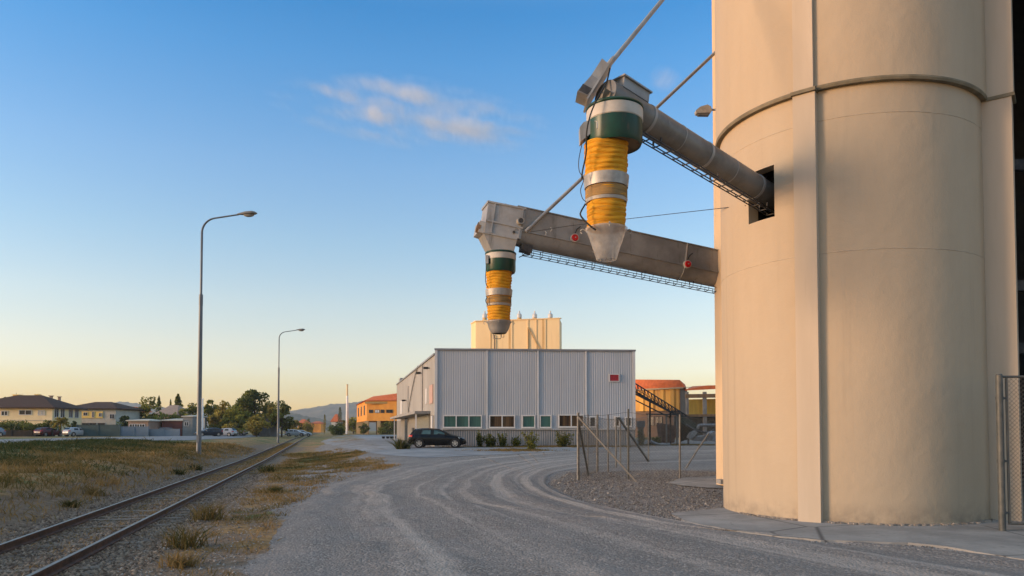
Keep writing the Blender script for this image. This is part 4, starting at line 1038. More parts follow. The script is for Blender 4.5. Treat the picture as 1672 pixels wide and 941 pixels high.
for x0, x1, y0, y1, n, m in ((723.4, 787, 678, 699, 3, M_GLT), (798.5, 841, 678, 699, 2, M_GLB), (852, 874, 678, 699, 1, M_GLT), (881, 900.5, 678, 699, 1, M_GLT),
                             (911.5, 953.5, 677, 698, 2, M_GLB), (962, 973, 680, 698, 1, M_GLD), (1003, 1012, 680, 697, 1, M_GLB), (1020.5, 1031.5, 681, 697, 1, M_GLD)):
    front_window(x0, x1, y0, y1, n, m)
mb = MB(); a = fpt(995, 611.5, .06); b = fpt(1010.5, 623, .06); up = V((0, 0, 1))
cc_ = (a+b)/2; mb.box(cc_, ((b-a).dot(fx)-.06, .05, a.z-b.z-.06), (fx, fnrm, up)); rp_ = mb.build('red_panel', mat('red_panel_paint', (.30, .022, .03), .5, c2=(.24, .018, .025), scale=3), hall2)
mb = MB(); w = (b-a).dot(fx); h = a.z-b.z
for s_ in (-1, 1): mb.box(cc_+fx*s_*w/2, (.06, .08, h+.06), (fx, fnrm, up)); mb.box(cc_+up*s_*h/2, (w-.06, .08, .06), (fx, fnrm, up))
mb.build('panel_frame', M_TRIM, rp_)
def spt(px, z, off=0):                                                # point on the left side wall in the column px
    d = ray(px, 650); d = V((d.x, d.y, 0)); t_ = (hA-V((0, 0, 0))).dot(lnrm)/d.dot(lnrm); p = d*t_+lnrm*off; return V((p.x, p.y, z))
mb = MB(); zc = P(705, 671.5, 60).z
a = spt(703.5, zc); b = spt(655, zc)
mb.hexa([a+V((0, 0, -.22)), b+V((0, 0, -.22)), b+lnrm*1.3+V((0, 0, -.22)), a+lnrm*1.3+V((0, 0, -.22))], [a, b, b+lnrm*1.3, a+lnrm*1.3]); can = mb.build('canopy', mat('canopy_grey', (.30, .285, .26), .7, c2=(.25, .235, .21), scale=1), hall2)
mb = MB()
for px in (702.5, 661):
    p = spt(px, zc, 1.15); mb.bar(V((p.x, p.y, zB)), p-V((0, 0, .2)), .12, .12)
mb.build('canopy_post', M_TRIM, can)
mb = MB()
for px, z0, z1, r in ((691.5, zc, zS, .05), (668, zc+.2, zS-1.2, .045)): mb.tube([spt(px, z0, .12), spt(px, z1, .12)], r, 8)
mb.tube(smooth3([spt(684, zS+.1, .12), spt(679, zS-.7, .12), spt(672, zS-2.6, .12), spt(668.5, zS-4.2, .12), spt(667.5, zS-5.2, .12)]), .05, 8); mb.build('downpipe', mat('pipe_grey', (.20, .195, .185), .6, c2=(.26, .25, .235), scale=3), hall2)
mb = MB()
for px, z, w in ((689, zS-.75, .9), (664, zS-2.6, .5), (685, zS-4.2, .4), (702, zS-.8, .3)): p = spt(px, z, .35); mb.box(p, (w*.6, .4, .18), (lx, lnrm, up)); mb.bar(p, p-lnrm*.35, .08)
mb.build('wall_light', M_DARKSTEEL, hall2)
for px, z0, z1, w, m_ in ((656, 3.9, 5.5, 2.2, M_WFRAME), (697, 4.2, 5.5, .9, M_WFRAME), (705, 4.1, 5.6, 2.2, mat('pink_sheet', (.48, .30, .24), .6, c2=(.42, .28, .23), scale=2))):
    mb = MB(); mb.box(spt(px, (z0+z1)/2, .05), (w, .06, z1-z0), (lx, lnrm, up)); mb.build('side_window' if m_ is M_WFRAME else 'patched_sheet', m_, hall2)
mb = MB(); mb.box(spt(664, zB+1.3, .05), (2.6, .06, 2.9), (lx, lnrm, up)); mb.build('door', M_GLD, hall2)
mb = MB(); mb.box(spt(690, zB+1.35, .05), (11, .05, 2.7), (lx, lnrm, up)); mb.build('roller_door', mat('roller_door_green', (.20, .20, .165), .6, c2=(.165, .165, .14), scale=1, stretch=(1, 1, 8)), hall2)
mb = MB()
for px in (675.5, 680): mb.box(spt(px, zB+1.5, .10), (1.5, .04, .3), (lx, lnrm, up))
mb.build('dark_plate', M_DARKSTEEL, hall2)  # two dark plates low on the side wall
mb = MB(); mb.box(spt(706.5, zB+1.5, .06), (1.0, .06, 2.1), (lx, lnrm, up)); mb.build('door', M_TRIM, hall2)
mb = MB(); mb.box(V((hC.x, hC.y, zS+.3))+lx*-1.5-lnrm*1.0, (2.2, 1.6, .8), (lx, lnrm, up)); mb.build('roof_box', M_PLINTH, hall2)

# ------------------------------------------------------------------ tan tank block behind the hall
M_TANK = mat('tan_tank', (.82, .60, .32), .65, c2=(.76, .54, .28), scale=.5, stretch=(1, 1, .2), dirt=((.58, .42, .25), 1.2, (1.5, 1.5, .08), .62, .8))
YT = 104
a = P(769, 703, YT+2.4); b = P(776.5, 703, YT); c_ = P(914, 703, YT-2.8); ztk = P(840, 525.3, YT).z
tk = thing('tank_block', (b.x, b.y, .9), 'sunlit tan block of joined storage tanks rising behind the grey hall', 'tank')
mb = MB(); mb.prism([a[:2], b[:2], c_[:2], (c_.x+.6, c_.y+4.5), (a.x, a.y+2.5)], .5, ztk); mb.build('wall', M_TANK, tk)
mb = MB(); mb.prism([(a.x-.1, a.y), (b.x-.1, b.y-.12), (c_.x+.12, c_.y-.12), (c_.x+.3, c_.y+.4), (a.x, a.y+.6)], ztk, ztk+.12); mb.build('coping', M_TANK, tk)
tx = (c_-b).normalized(); tnr = V((tx.y, -tx.x, 0))
def tpt(px, py, off=0):
    d = ray(px, py); t_ = (b-CAM).dot(tnr)/d.dot(tnr); return CAM+d*t_+tnr*off
M_TANKD = mat('tank_seam', (.58, .38, .17), .8, c2=(.50, .32, .14), scale=1)
for px, w, m_ in ((801.5, .16, M_TANKD), (832.5, .34, M_TANKD), (835.5, .24, M_TANK), (862, .2, M_TANK), (887.5, .36, M_TANKD), (890.5, .2, M_TANK), (876, .08, M_TANK)):
    p = tpt(px, 600, .02); mb = MB(); mb.box(V((p.x, p.y, ztk/2+.4)), (w, .14 if m_ is M_TANK else .05, ztk-.9), (tx, tnr, up)); mb.build('rib' if m_ is M_TANK else 'seam', m_, tk)
mb = MB(); mb.tube([tpt(862.5, 535, .15), tpt(882, 572, .15)], .07, 8); mb.build('pipe', M_TANKD, tk)
mb = MB(); mb.tube([tpt(862.5, 535, .15), tpt(862.5, 572, .15)], .07, 8); mb.build('pipe', M_TANKD, tk)
mb = MB(); mb.tube([tpt(808, 572, .15), tpt(808, 548, .15), tpt(805.5, 547, .15)], .07, 8); mb.build('pipe', M_DARKSTEEL, tk)
for px in (791.5, 848, 873, 898.6):
    p = P(px, 524, YT+1.5); p.z = ztk; mb = MB()
    mb.lathe(p, [(.95, 0), (.95, .10), (.45, .38), (.32, .5), (.30, 1.1), (.30, 1.2)], 16); v = mb.build('vent', M_TANKD, tk, smooth_angle=30)
    mb = MB(); mb.lathe(p, [(.34, 1.2), (.36, .75)][::-1]+[(.36, 1.22), (.12, 1.5), (.10, 1.75), (0, 1.78)], 14); mb.build('vent_cap', M_WFRAME, v, smooth_angle=30)

# ------------------------------------------------------------------ vegetation
M_LEAF = leaf_mat('leaf_green', (.04, .06, .014), (.34, .31, .055), .5)
M_LEAFD = leaf_mat('leaf_dark', (.025, .045, .014), (.22, .225, .045), .45)
M_LEAFY = leaf_mat('leaf_yellow', (.07, .075, .018), (.45, .34, .07), .45)
M_BARK = mat('bark', (.085, .062, .045), .95, c2=(.05, .038, .03), scale=8, stretch=(4, 4, .6), bump=.02)
def tree(name, label, cat, px, pt, pb, wpx, Y, kind='broad', m=None, n=None, group=None):
    base = P(px, pb, Y); z0 = gz(base.x, base.y) if kind != 'far' else base.z
    z0 = min(z0, base.z) if base.z < 1.2 else gz(base.x, base.y)
    H = P(px, pt, Y).z-z0; w = wpx*Y/F/2
    root = thing(name, (base.x, base.y, z0), label, cat, group); rg = RNG
    c0 = np.array([base.x, base.y, z0]); n = n or 2400
    if kind in ('broad', 'bush'):
        zlo = .06 if kind == 'broad' else .0
        K = 26; cl = []
        while len(cl) < K:
            q = rg.uniform(-1, 1, 3)
            if np.linalg.norm(q) < 1: cl.append(q)
        cl = np.array(cl); hh = (cl[:, 2]+1)/2
        f = np.sqrt(np.clip(1-((hh-.42)/.62)**2, .05, 1))
        cen = np.stack([cl[:, 0]*w*.86*f, cl[:, 1]*w*.86*f, (zlo+(1-zlo)*(.05+.88*hh))*H], -1)
        rad = w*rg.uniform(.24, .42, K)
        k = rg.integers(0, K, n); d = rg.normal(size=(n, 3)); d /= np.linalg.norm(d, axis=1)[:, None]
        pts = cen[k]+d*(rad[k]*rg.uniform(.45, 1.08, n)**.7)[:, None]*np.array([1, 1, .85])
        tone = np.clip(.50+.24*rg.normal(size=K)[k]+rg.normal(0, .16, n), 0, 1)
    else:
        h = rg.uniform(0, 1, n)**.8; tiers = 9
        prof = (1-h)**.75 if kind == 'conifer' else np.sin(np.clip(h*.93+.07, 0, 1)*PI)**.5
        saw = 1-.45*((h*tiers) % 1) if kind == 'conifer' else 1
        a = rg.uniform(0, 6.28, n); lob = 1+.22*np.sin(3*a+h*17)+.12*np.sin(7*a-h*31)
        r = w*prof*saw*lob*rg.uniform(.5, 1.03, n)**.6
        pts = np.stack([r*np.cos(a), r*np.sin(a), (.08+.92*h)*H], -1); tone = np.clip(.38+.2*np.sin(a*4+h*26)+rg.normal(0, .2, n), 0, 1)
    rr_ = np.percentile(np.abs(pts[:, 0]), 98); pts[:, :2] *= w/rr_; pts[:, 2] *= H/np.percentile(pts[:, 2], 99.7)
    ok_ = pts[:, 2] > .02; pts = pts[ok_]; tone = tone[ok_]
    quads('crown', pts+c0, np.full(len(pts), LEAFK*min(w, H*.4)**.8*(1500/len(pts))**.4), tone, m or M_LEAF, root)
    mb = MB(); tw = max(.06*w, .03)
    if kind in ('broad', 'bush'):
        mb.tube([V(c0), V(c0)+V((.02*w, 0, H*.35)), V(c0)+V((0, .05*w, H*.7))], tw*1.5, 7, True, tw*.5)
        for i in range(6):
            a = i*1.05; p = V(c0)+V((0, 0, H*(.22+.05*i))); mb.tube([p, p+V((math.cos(a)*w*.55, math.sin(a)*w*.55, H*.2))], tw*.7, 5, True, tw*.2)
    else: mb.tube([V(c0), V(c0)+V((0, 0, H*.9))], tw*1.4, 7, True, tw*.3)
    mb.build('trunk', M_BARK, root); return root
TG = 'trees beyond the street'
for a_ in (
 ('pine_tree', 'rounded olive-green pine left of the small pink house across the street', 'tree', 241, 649, 700, 27, 150, 'broad', M_LEAF),
 ('conifer_tree', 'small dark conifer behind the roof of the pink house, right of the rounded pine', 'tree', 259, 647, 690, 15, 175, 'conifer', M_LEAFD),
 ('conifer_tree', 'tall pointed conifer directly right of the small pink house', 'tree', 290, 644, 700, 26, 165, 'conifer', M_LEAF),
 ('conifer_tree', 'tiny dark conifer tip just left of the tall pointed conifer', 'tree', 278, 652, 695, 9, 185, 'conifer', M_LEAFD),
 ('broad_tree', 'low green tree behind the white box building left of the first lamp', 'tree', 313, 659, 702, 30, 160, 'broad', M_LEAF),
 ('broad_tree', 'olive tree immediately right of the first lamp post', 'tree', 343, 654, 708, 30, 150, 'broad', M_LEAF),
 ('broad_tree', 'bright leafy tree with a narrow top between the lamp and the biggest tree', 'tree', 366, 656, 709, 30, 140, 'broad', M_LEAFY),
 ('broad_tree', 'wide yellow-green tree in front of the biggest dark tree', 'tree', 386, 664, 710, 38, 138, 'broad', M_LEAF),
 ('broad_tree', 'biggest dark green tree with a pointed top between the two lamps', 'tree', 415, 638, 710, 54, 150, 'broad', M_LEAFD, 3400),
 ('broad_tree', 'low sunlit bush-like tree at the foot of the biggest dark tree', 'tree', 419, 678, 711, 36, 134, 'broad', M_LEAFY),
 ('broad_tree', 'dark round-headed tree right behind the second lamp', 'tree', 460, 655, 711, 34, 140, 'broad', M_LEAFD, 3000),
 ('broad_tree', 'yellowish tree on the left flank of the second lamp', 'tree', 446, 660, 709, 24, 143, 'broad', M_LEAFY),
 ('shrub', 'yellow-lit shrub beyond the second lamp at the end of the street', 'shrub', 483, 687, 709, 20, 200, 'bush', M_LEAFY),
 ('shrub', 'long yellow shrub mass at the far end of the track', 'shrub', 503, 689, 709, 26, 240, 'bush', M_LEAFY),
 ('broad_tree', 'tiny tree silhouette on the skyline at the far end of the track', 'tree', 503, 684, 704, 9, 420, 'broad', M_LEAFD),
 ('shrub', 'dark dome-shaped bush right of the vanishing track', 'shrub', 548, 690, 709, 28, 170, 'bush', M_LEAFD, 2600),
 ('cypress_tree', 'thin dark cypress left of the white chimney', 'tree', 555, 665, 706, 6, 215, 'cypress', M_LEAFD),
 ('cypress_tree', 'short brown cypress spike left of the small red-roofed house', 'tree', 530, 677, 706, 4, 230, 'cypress', M_LEAFY),
 ('broad_tree', 'green trees filling the gap between the chimney and the orange building', 'tree', 577, 682, 708, 26, 230, 'broad', M_LEAF),
 ('broad_tree', 'small green tree beside the white chimney base', 'tree', 562, 687, 708, 16, 225, 'broad', M_LEAFY),
 ('shrub', 'dark clipped hedge standing under the orange building', 'shrub', 632, 688, 710, 30, 186, 'bush', M_LEAFD),
 ('shrub', 'small green bush by the left pillars of the orange building', 'shrub', 594, 692, 710, 16, 187, 'bush', M_LEAFD),
 ('broad_tree', 'dark bushy tree behind the pale roadside wall, right of the second house', 'tree', 204, 680, 706, 26, 138, 'broad', M_LEAFD),
 ('broad_tree', 'dark tree between the pale wall and the red-brown shed', 'tree', 238, 678, 704, 36, 150, 'broad', M_LEAFD),
 ('broad_tree', 'low tree peeking over the roofs right beside the pink house', 'tree', 270, 674, 700, 40, 150, 'broad', M_LEAF),
 ('shrub', 'dark garden hedge at the left picture edge before the cream house', 'shrub', 18, 687, 714, 50, 121, 'bush', M_LEAFD),
 ('shrub', 'dark garden hedge in the middle of the cream house front', 'shrub', 50, 688, 714, 44, 121, 'bush', M_LEAFD),
 ('shrub', 'dark garden hedge at the corner of the cream house', 'shrub', 77, 687, 714, 32, 121, 'bush', M_LEAFD),
 ('shrub', 'dark slim shrub between the white car and the grey-green wall', 'shrub', 122, 688, 713, 11, 120, 'bush', M_LEAFD),
 ('broad_tree', 'round tree showing over the ridge left of the chimney of the cream house', 'tree', 9, 649, 700, 18, 190, 'broad', M_LEAF),
 ('broad_tree', 'tall olive tree filling the gap left of the biggest dark tree', 'tree', 396, 652, 709, 34, 160, 'broad', M_LEAF, 2400),
 ('broad_tree', 'low warm-green tree just left of the second lamp foot, behind the sunlit bush-like tree', 'tree', 434, 672, 710, 26, 152, 'broad', M_LEAF),
 ('broad_tree', 'yellow-green round tree directly behind the dark parked car', 'tree', 355, 668, 710, 26, 142, 'broad', M_LEAFY),
 ('shrub', 'orange-tinted low shrub under the trees right of the first lamp', 'shrub', 378, 690, 711, 24, 130, 'bush', M_LEAFY),
 ('shrub', 'dark shrub behind the parked car under the trees', 'shrub', 350, 694, 711, 22, 136, 'bush', M_LEAFD)):
    tree(*a_[:10], n=(a_[10] if len(a_) > 10 else 1500), group=TG)
for px, pt, pb, w_, lab in ((783, 701, 728, 13, 'tall spindly bush nearest the bonnet of the black car'), (801, 707, 729, 22, 'dense low bush under the second window group of the grey hall'),
        (821, 707, 728, 18, 'ragged bush between the brown-curtained window and the single window'), (844, 712, 728, 15, 'smallest bush at the foot of the grey hall'),
        (867, 703, 734, 23, 'pointed light-green bush standing farthest forward on the grass before the hall'), (919, 704, 728, 28, 'broad dark bush left of the fence at the foot of the hall'),
        (1046, 700, 727, 14, 'green bush at the right corner of the grey hall behind the fence'), (1072, 712, 727, 20, 'low weedy bush behind the fence between the hall and the scrap heap')):
    p = ground_at(px, pb); Yb = min(p.y, 56.2) if px < 1040 else p.y; q = P(px, pb, Yb); z0 = gz(q.x, Yb); Hb = P(px, pt, Yb).z-z0; wb_ = w_*Yb/F*.62
    rt = thing('shrub', (q.x, Yb, z0), lab, 'bush', 'bushes along the grey hall'); mb = MB(); lv = []; lt = []
    for k in range(int(7+w_*.5)):
        a = RNG.uniform(0, 6.28); tip = V((math.cos(a)*wb_*RNG.uniform(.1, 1), math.sin(a)*wb_*.6, Hb*RNG.uniform(.45, 1) if k else Hb)); b0 = V((q.x+RNG.normal(0, .12*wb_), Yb, z0-.05))
        if k == 0: tip.x *= .2
        mid = b0+tip*.5+V((0, 0, Hb*.08)); mb.tube([b0, mid, b0+tip], .018, 4, False, .006)
        n = int(34+RNG.uniform(0, 22)); f = RNG.uniform(.1, 1, n); base = np.array(b0)+np.array(tip)*f[:, None]
        lv.append(base+RNG.normal(0, 1, (n, 3))*(.04+.13*wb_*(1-f*.9))[:, None]); lt.append(np.clip(RNG.normal(.22 if px != 867 else .42, .16, n)+.15*(f-.5), 0, 1))
    quads('foliage', np.concatenate(lv), np.full(sum(map(len, lv)), .11), np.concatenate(lt), M_LEAF, rt, 0, 1.5); mb.build('stems', M_BARK, rt)
p = ground_at(655, 733)
for px, hh in ((654.5, 22), (661, 15), (657, 12)):
    q = P(px, 734, p.y-.6); q.z = gz(q.x, q.y); x = q.x+RNG.normal(0, .12, 10); y = q.y+RNG.normal(0, .12, 10)
    o = tufts('weed_clump', x, y, 10, np.full(10, hh*p.y/F*1.0), np.full(10, .05), np.full(10, .15), .1)
    tag(o, {22: 'tall dark weed stalk behind the black car at the kerb', 15: 'shorter weed between the stalk and the bumper of the black car', 12: 'lowest weed between the two stalks behind the black car'}[hh], 'weed', 'weeds behind the black car')
# palm tree in front of the cream house
Yp = 119; pb_ = P(97, 713, Yp); zz_ = gz(pb_.x, pb_.y); palm = thing('palm_tree', (pb_.x, pb_.y, zz_), 'short palm with a round yellow-green crown in front of the cream house corner', 'palm')
top = P(99, 690, Yp); mb = MB(); mb.tube([V((pb_.x, pb_.y, zz_-.1)), (V((pb_.x, pb_.y, zz_))+top)/2+V((.08, 0, 0)), top], .17, 8, True, .13); mb.build('trunk', M_BARK, palm)
n = 2200; fr = RNG.uniform(0, 6.28, 40); el = RNG.uniform(-.5, 1.2, 40); k = RNG.integers(0, 40, n); r = RNG.uniform(.15, 1, n); Lf = 1.55
pts = np.stack([np.cos(fr[k])*np.cos(el[k])*r*Lf, np.sin(fr[k])*np.cos(el[k])*r*Lf, np.sin(el[k])*r*Lf-.7*r*r], -1)+RNG.normal(0, .07, (n, 3))+np.array(top)
quads('crown', pts, np.full(n, .22), np.clip(RNG.normal(.55, .25, n), 0, 1), M_LEAFY, palm)

# ------------------------------------------------------------------ street lamps
M_LPOST = mat('lamp_post_grey', (.17, .185, .20), .5, .4, c2=(.13, .14, .15), scale=2, stretch=(1, 1, .3))
def lamp_z(px, pbase, Y): q = P(px, pbase, Y); return V((q.x, q.y, gz(q.x, q.y)))
Yl = 47.0; b0_ = lamp_z(324.5, 736, Yl); topz = P(324, 350, Yl).z; armx = (P(384, 350, Yl)-P(324, 350, Yl)).length
sl_ = thing('street_lamp', b0_, 'nearer and taller street lamp on the grassy bank left of the track', 'street lamp', 'street lamps beside the track')
H = topz-b0_.z; mb = MB()
mb.tube([b0_-V((0, 0, .2)), b0_+V((0, 0, H*.62))], .155, 14, True, .115); mb.tube([b0_+V((0, 0, H*.62)), b0_+V((0, 0, H*.665))], .125, 14)
R_ = .95; pts = [b0_+V((0, 0, H*.66)), b0_+V((0, 0, H-R_-.25))]
for a in np.linspace(0, PI/2*.93, 10): pts.append(b0_+V((R_*(1-math.cos(a)), 0, H-R_-.25+R_*math.sin(a))))
pts.append(b0_+V((armx, 0, H-.02))); mb.tube(pts, .075, 12, True, .05); mb.build('pole', M_LPOST, sl_, smooth_angle=40)
e_ = b0_+V((armx-.1, 0, H-.03)); mb = MB(); xs = [0, .18, .55, .95, 1.15, 1.28]; hs = [.06, .10, .17, .18, .12, .02]; ws = [.06, .10, .20, .22, .17, .03]
vs = []; n = 16
for x_, h_, w_ in zip(xs, hs, ws):
    for k in range(n): a = 2*PI*k/n; vs.append(e_+V((x_, math.cos(a)*w_, (math.sin(a)*h_ if math.sin(a) > 0 else math.sin(a)*h_*.45)+.02+.05*x_)))
mb.add(vs, [(i*n+k, i*n+(k+1) % n, (i+1)*n+(k+1) % n, (i+1)*n+k) for i in range(5) for k in range(n)], True); lhd = mb.build('lamp_head', mat('lamp_head_grey', (.22, .205, .18), .5, .2, c2=(.16, .15, .135), scale=5), sl_)
mb = MB(); vs = []
for f, q in ((0, 1), (.6, .85), (1, .45)):
    for k in range(14): a = 2*PI*k/14; vs.append(e_+V((.74+math.cos(a)*.36*q, math.sin(a)*.17*q, -.02-.12*f)))
mb.add(vs, [(i*14+k, i*14+(k+1) % 14, (i+1)*14+(k+1) % 14, (i+1)*14+k) for i in range(2) for k in range(14)]+[tuple(range(28, 42))], True); mb.build('lamp_glass', mat('lamp_glass_clear', (.36, .34, .31), .25, c2=(.28, .26, .24), scale=9), lhd)
mb = MB(); mb.box(b0_+V((0, -.15, 1.1)), (.16, .05, .5)); mb.build('door_hatch', M_LPOST, sl_)
l2 = copy_tree(sl_); l2.location = lamp_z(454, 716, 101); l2['label'] = 'farther, smaller-looking street lamp in front of the dark round tree'; l2.rotation_euler.z = .05

# ------------------------------------------------------------------ cars
M_TYRE = mat('tyre', (.012, .012, .012), .85, c2=(.02, .02, .02), scale=9)
M_RIM = mat('alloy_rim', (.55, .54, .52), .3, .7, c2=(.40, .39, .38), scale=9)
M_CGLASS = mat('car_glass', (.008, .013, .016), .06, c2=(.015, .024, .028), scale=2)
M_TEALG = mat('tinted_side_glass', (.03, .075, .085), .10, c2=(.06, .12, .13), scale=2.2)
M_TAIL = mat('tail_lamp', (.55, .03, .03), .25, c2=(.40, .02, .02), scale=9)
M_HEAD = mat('head_lamp', (.42, .50, .56), .15, c2=(.30, .37, .42), scale=9)
M_BLACKTRIM = mat('black_trim', (.010, .010, .011), .5, c2=(.016, .016, .017), scale=9)
def car(name, label, cat, loc, rz, paint, sideglass=None, group=None, big=True):
    root = thing(name, (0, 0, 0), label, cat, group); S = 24
    # stations: x, bottom, belt, top, half width belt, half width top
    st = [(0.00, .36, .55, .62, .66, .62), (.06, .27, .80, .90, .78, .70), (.22, .24, .93, 1.10, .83, .66), (.50, .22, .985, 1.37, .855, .60), (.95, .20, .985, 1.42, .87, .60), (1.5, .18, .975, 1.435, .875, .61),
          (2.25, .18, .955, 1.37, .875, .60), (2.65, .18, .945, 1.20, .87, .62), (3.10, .18, .92, .965, .86, .70), (3.45, .19, .86, .895, .84, .66), (3.80, .20, .75, .80, .80, .60), (4.05, .22, .63, .68, .72, .52), (4.19, .26, .52, .55, .58, .42), (4.22, .34, .46, .48, .50, .38)]
    X = np.array([s_[0] for s_ in st]); xx = np.linspace(0, 4.22, 64); xx = np.unique(np.r_[xx, X])
    arr = np.array(st); vs = []; fs = []; ring = 15
    def prof(x): return [float(np.interp(x, X, arr[:, k])) for k in range(1, 6)]
    for x in xx:
        zb_, zbe, zt_, wb, wt = prof(x); q = []
        half = [(.0, zb_), (wb*.90, zb_), (wb*.985, zb_+.12), (wb*1.0, (zb_+zbe)/2+.05), (wb*.985, zbe-.05), (wb*.95, zbe), (wt+(wb*.95-wt)*.25, zt_-(zt_-zbe)*.18), (wt*.86, zt_), (0, zt_+.022)]
        q = [(-w, z) for w, z in half[::-1]][:-1]+half; ring = len(q)
        vs += [V((x, y, z)) for y, z in q]
    m_ = len(xx); mb = MB()
    mb.add(vs, [(i*ring+k, i*ring+(k+1) % ring, (i+1)*ring+(k+1) % ring, (i+1)*ring+k) for i in range(m_-1) for k in range(ring)]+[tuple(range(ring)), tuple((m_-1)*ring+k for k in range(ring))], True)
    body = mb.build('body', paint, root, smooth_angle=32)
    def side(x, z, sgn, off=.006):
        zb_, zbe, zt_, wb, wt = prof(x); z1 = zt_-(zt_-zbe)*.18; w1 = wt+(wb*.95-wt)*.25
        f = (z-zbe)/(z1-zbe); return V((x, sgn*(wb*.95+(w1-wb*.95)*f+off), z))
    gm = sideglass or M_CGLASS
    for sgn in (-1, 1):
        for poly in ([(.98, 1.01), (1.66, .995), (1.66, 1.29), (1.12, 1.285)], [(1.90, .99), (2.82, .97), (2.60, 1.10), (2.28, 1.255), (1.90, 1.29)]):
            mb = MB(); mb.add([side(x, z, sgn) for x, z in poly], [tuple(range(len(poly)))]); mb.build('side_window', gm, root)
        mb = MB(); mb.add([side(x, z, sgn, .004) for x, z in ((.94, .985), (2.95, .955), (2.60, 1.13), (2.28, 1.285), (1.0, 1.315))], [(0, 1, 2, 3, 4)]); mb.build('window_surround', M_BLACKTRIM, root)
        for x, zz1 in ((1.78, 0), (2.93, .0)):
            mb = MB(); zb_, zbe, zt_, wb, wt = prof(x); mb.bar(V((x, sgn*(wb+.002), .30)), V((x, sgn*(wb*.97+.004), zbe-.03)), .012, .006); mb.build('door_gap', M_BLACKTRIM, root)
        for x in (1.60, 2.70):
            mb = MB(); zb_, zbe, zt_, wb, wt = prof(x); mb.box((x, sgn*(wb+.01), zbe-.10), (.18, .03, .03)); mb.build('door_handle', paint, root)
        mb = MB(); zb_, zbe, zt_, wb, wt = prof(2.75); mb.box((2.78, sgn*(wb+.09), zbe+.06), (.14, .18, .13)); mb.build('wing_mirror', paint, root)
        mb = MB(); mb.hexa([V((.03, sgn*.60, .78)), V((.30, sgn*.855, .78)), V((.30, sgn*.875, .80)), V((.02, sgn*.72, .80))][:4], [V((.10, sgn*.60, .97)), V((.34, sgn*.82, .95)), V((.33, sgn*.845, .93)), V((.07, sgn*.74, .95))]); mb.build('tail_lamp', M_TAIL, root)
        mb = MB(); mb.hexa([V((4.12, sgn*.42, .60)), V((3.78, sgn*.825, .66)), V((3.76, sgn*.80, .66)), V((4.02, sgn*.40, .60))], [V((4.06, sgn*.40, .72)), V((3.72, sgn*.80, .80)), V((3.70, sgn*.78, .80)), V((3.96, sgn*.38, .74))]); mb.build('headlight', M_HEAD, root)
        for x in (.82, 3.46):
            mb = MB(); mb.lathe((0, 0, 0), [(.0, 0)], 3) if 0 else None
            mb.cyl(V((x, sgn*.60, .33)), V((x, sgn*.882, .33)), .365, 28); mb.build('wheel_arch', M_BLACKTRIM, root)
            mb = MB(); R0 = .315; vsw = []
            for yy, rr_ in ((.66, .22), (.66, .29), (.70, R0), (.86, R0), (.895, .295), (.895, .215)):
                vsw += [V((x+rr_*math.cos(2*PI*k/28), sgn*yy, .315+rr_*math.sin(2*PI*k/28))) for k in range(28)]
            mb.add(vsw, [(i*28+k, i*28+(k+1) % 28, (i+1)*28+(k+1) % 28, (i+1)*28+k) for i in range(5) for k in range(28)], True); wh = mb.build('wheel', M_TYRE, root, smooth_angle=40)
            mb = MB(); mb.cyl(V((x, sgn*.84, .315)), V((x, sgn*.872, .315)), .215, 28)
            hb_ = mb.build('rim_dish', M_BLACKTRIM, wh)
            mb = MB()
            for k in range(5):
                a = 2*PI*k/5+.3; d_ = V((math.cos(a), 0, math.sin(a))); mb.bar(V((x, sgn*.885, .315))+d_*.03, V((x, sgn*.885, .315))+d_*.20, .075, .02, V((0, 1, 0)))
            mb.tube([V((x+.205*math.cos(2*PI*k/24), sgn*.882, .315+.205*math.sin(2*PI*k/24))) for k in range(25)], .016, 6); mb.cyl(V((x, sgn*.87, .315)), V((x, sgn*.90, .315)), .05, 12); mb.build('rim', M_RIM, wh)
    def band(poly, nm, m__):
        mb = MB(); mb.add([V(p) for p in poly], [tuple(range(len(poly)))]); mb.build(nm, m__, root)
    band([(3.06, -.66, .985), (3.06, .66, .985), (2.32, .55, 1.372), (2.32, -.55, 1.372)], 'windscreen', M_CGLASS)
    band([(.17, -.60, 1.09), (.17, .60, 1.09), (.475, .54, 1.375), (.475, -.54, 1.375)], 'rear_window', M_HEAD if big else M_CGLASS)
    mb = MB(); mb.box((.02, 0, .40), (.12, 1.36, .22)); mb.box((4.17, 0, .36), (.10, 1.05, .14)); mb.build('bumper', M_BLACKTRIM, root)
    mb = MB(); mb.box((-.0, 0, .66), (.03, .5, .11)); mb.build('number_plate', M_WFRAME, root)
    root.location = loc; root.rotation_euler.z = rz; return root
def paint(nm, c, c2): return mat(nm, c, .25, .0, c2=c2, scale=3, spec=.28)
p = ground_at(716, 732); Yc = p.y; q0 = P(668.5, 732, Yc+.8)
zc_ = gz(q0.x+2, q0.y)+.014
car('parked_car', 'black five-door hatchback parked side-on before the grey corrugated hall', 'car', (q0.x, q0.y, zc_), .0, paint('black_paint', (.003, .0035, .0045), (.004, .0045, .0055)), M_TEALG)
CG = 'cars parked along the street'
wc = car('parked_car', 'white saloon parked in front of the cream house beside the palm', 'car', (0, 0, 0), 0, paint('white_paint', (.36, .37, .38), (.31, .32, .33)), None, CG, False)
def place(o, px, pb, Y, rz): q = P(px, pb, Y); o.location = (q.x, q.y, gz(q.x, q.y)+.03); o.rotation_euler.z = rz
place(wc, 106, 713.6, 116, 1.15)
def recolour(o, m_):
    for ch in o.children:
        if ch.name.startswith('body'):
            ch.data = ch.data.copy(); ch.data.materials[0] = m_
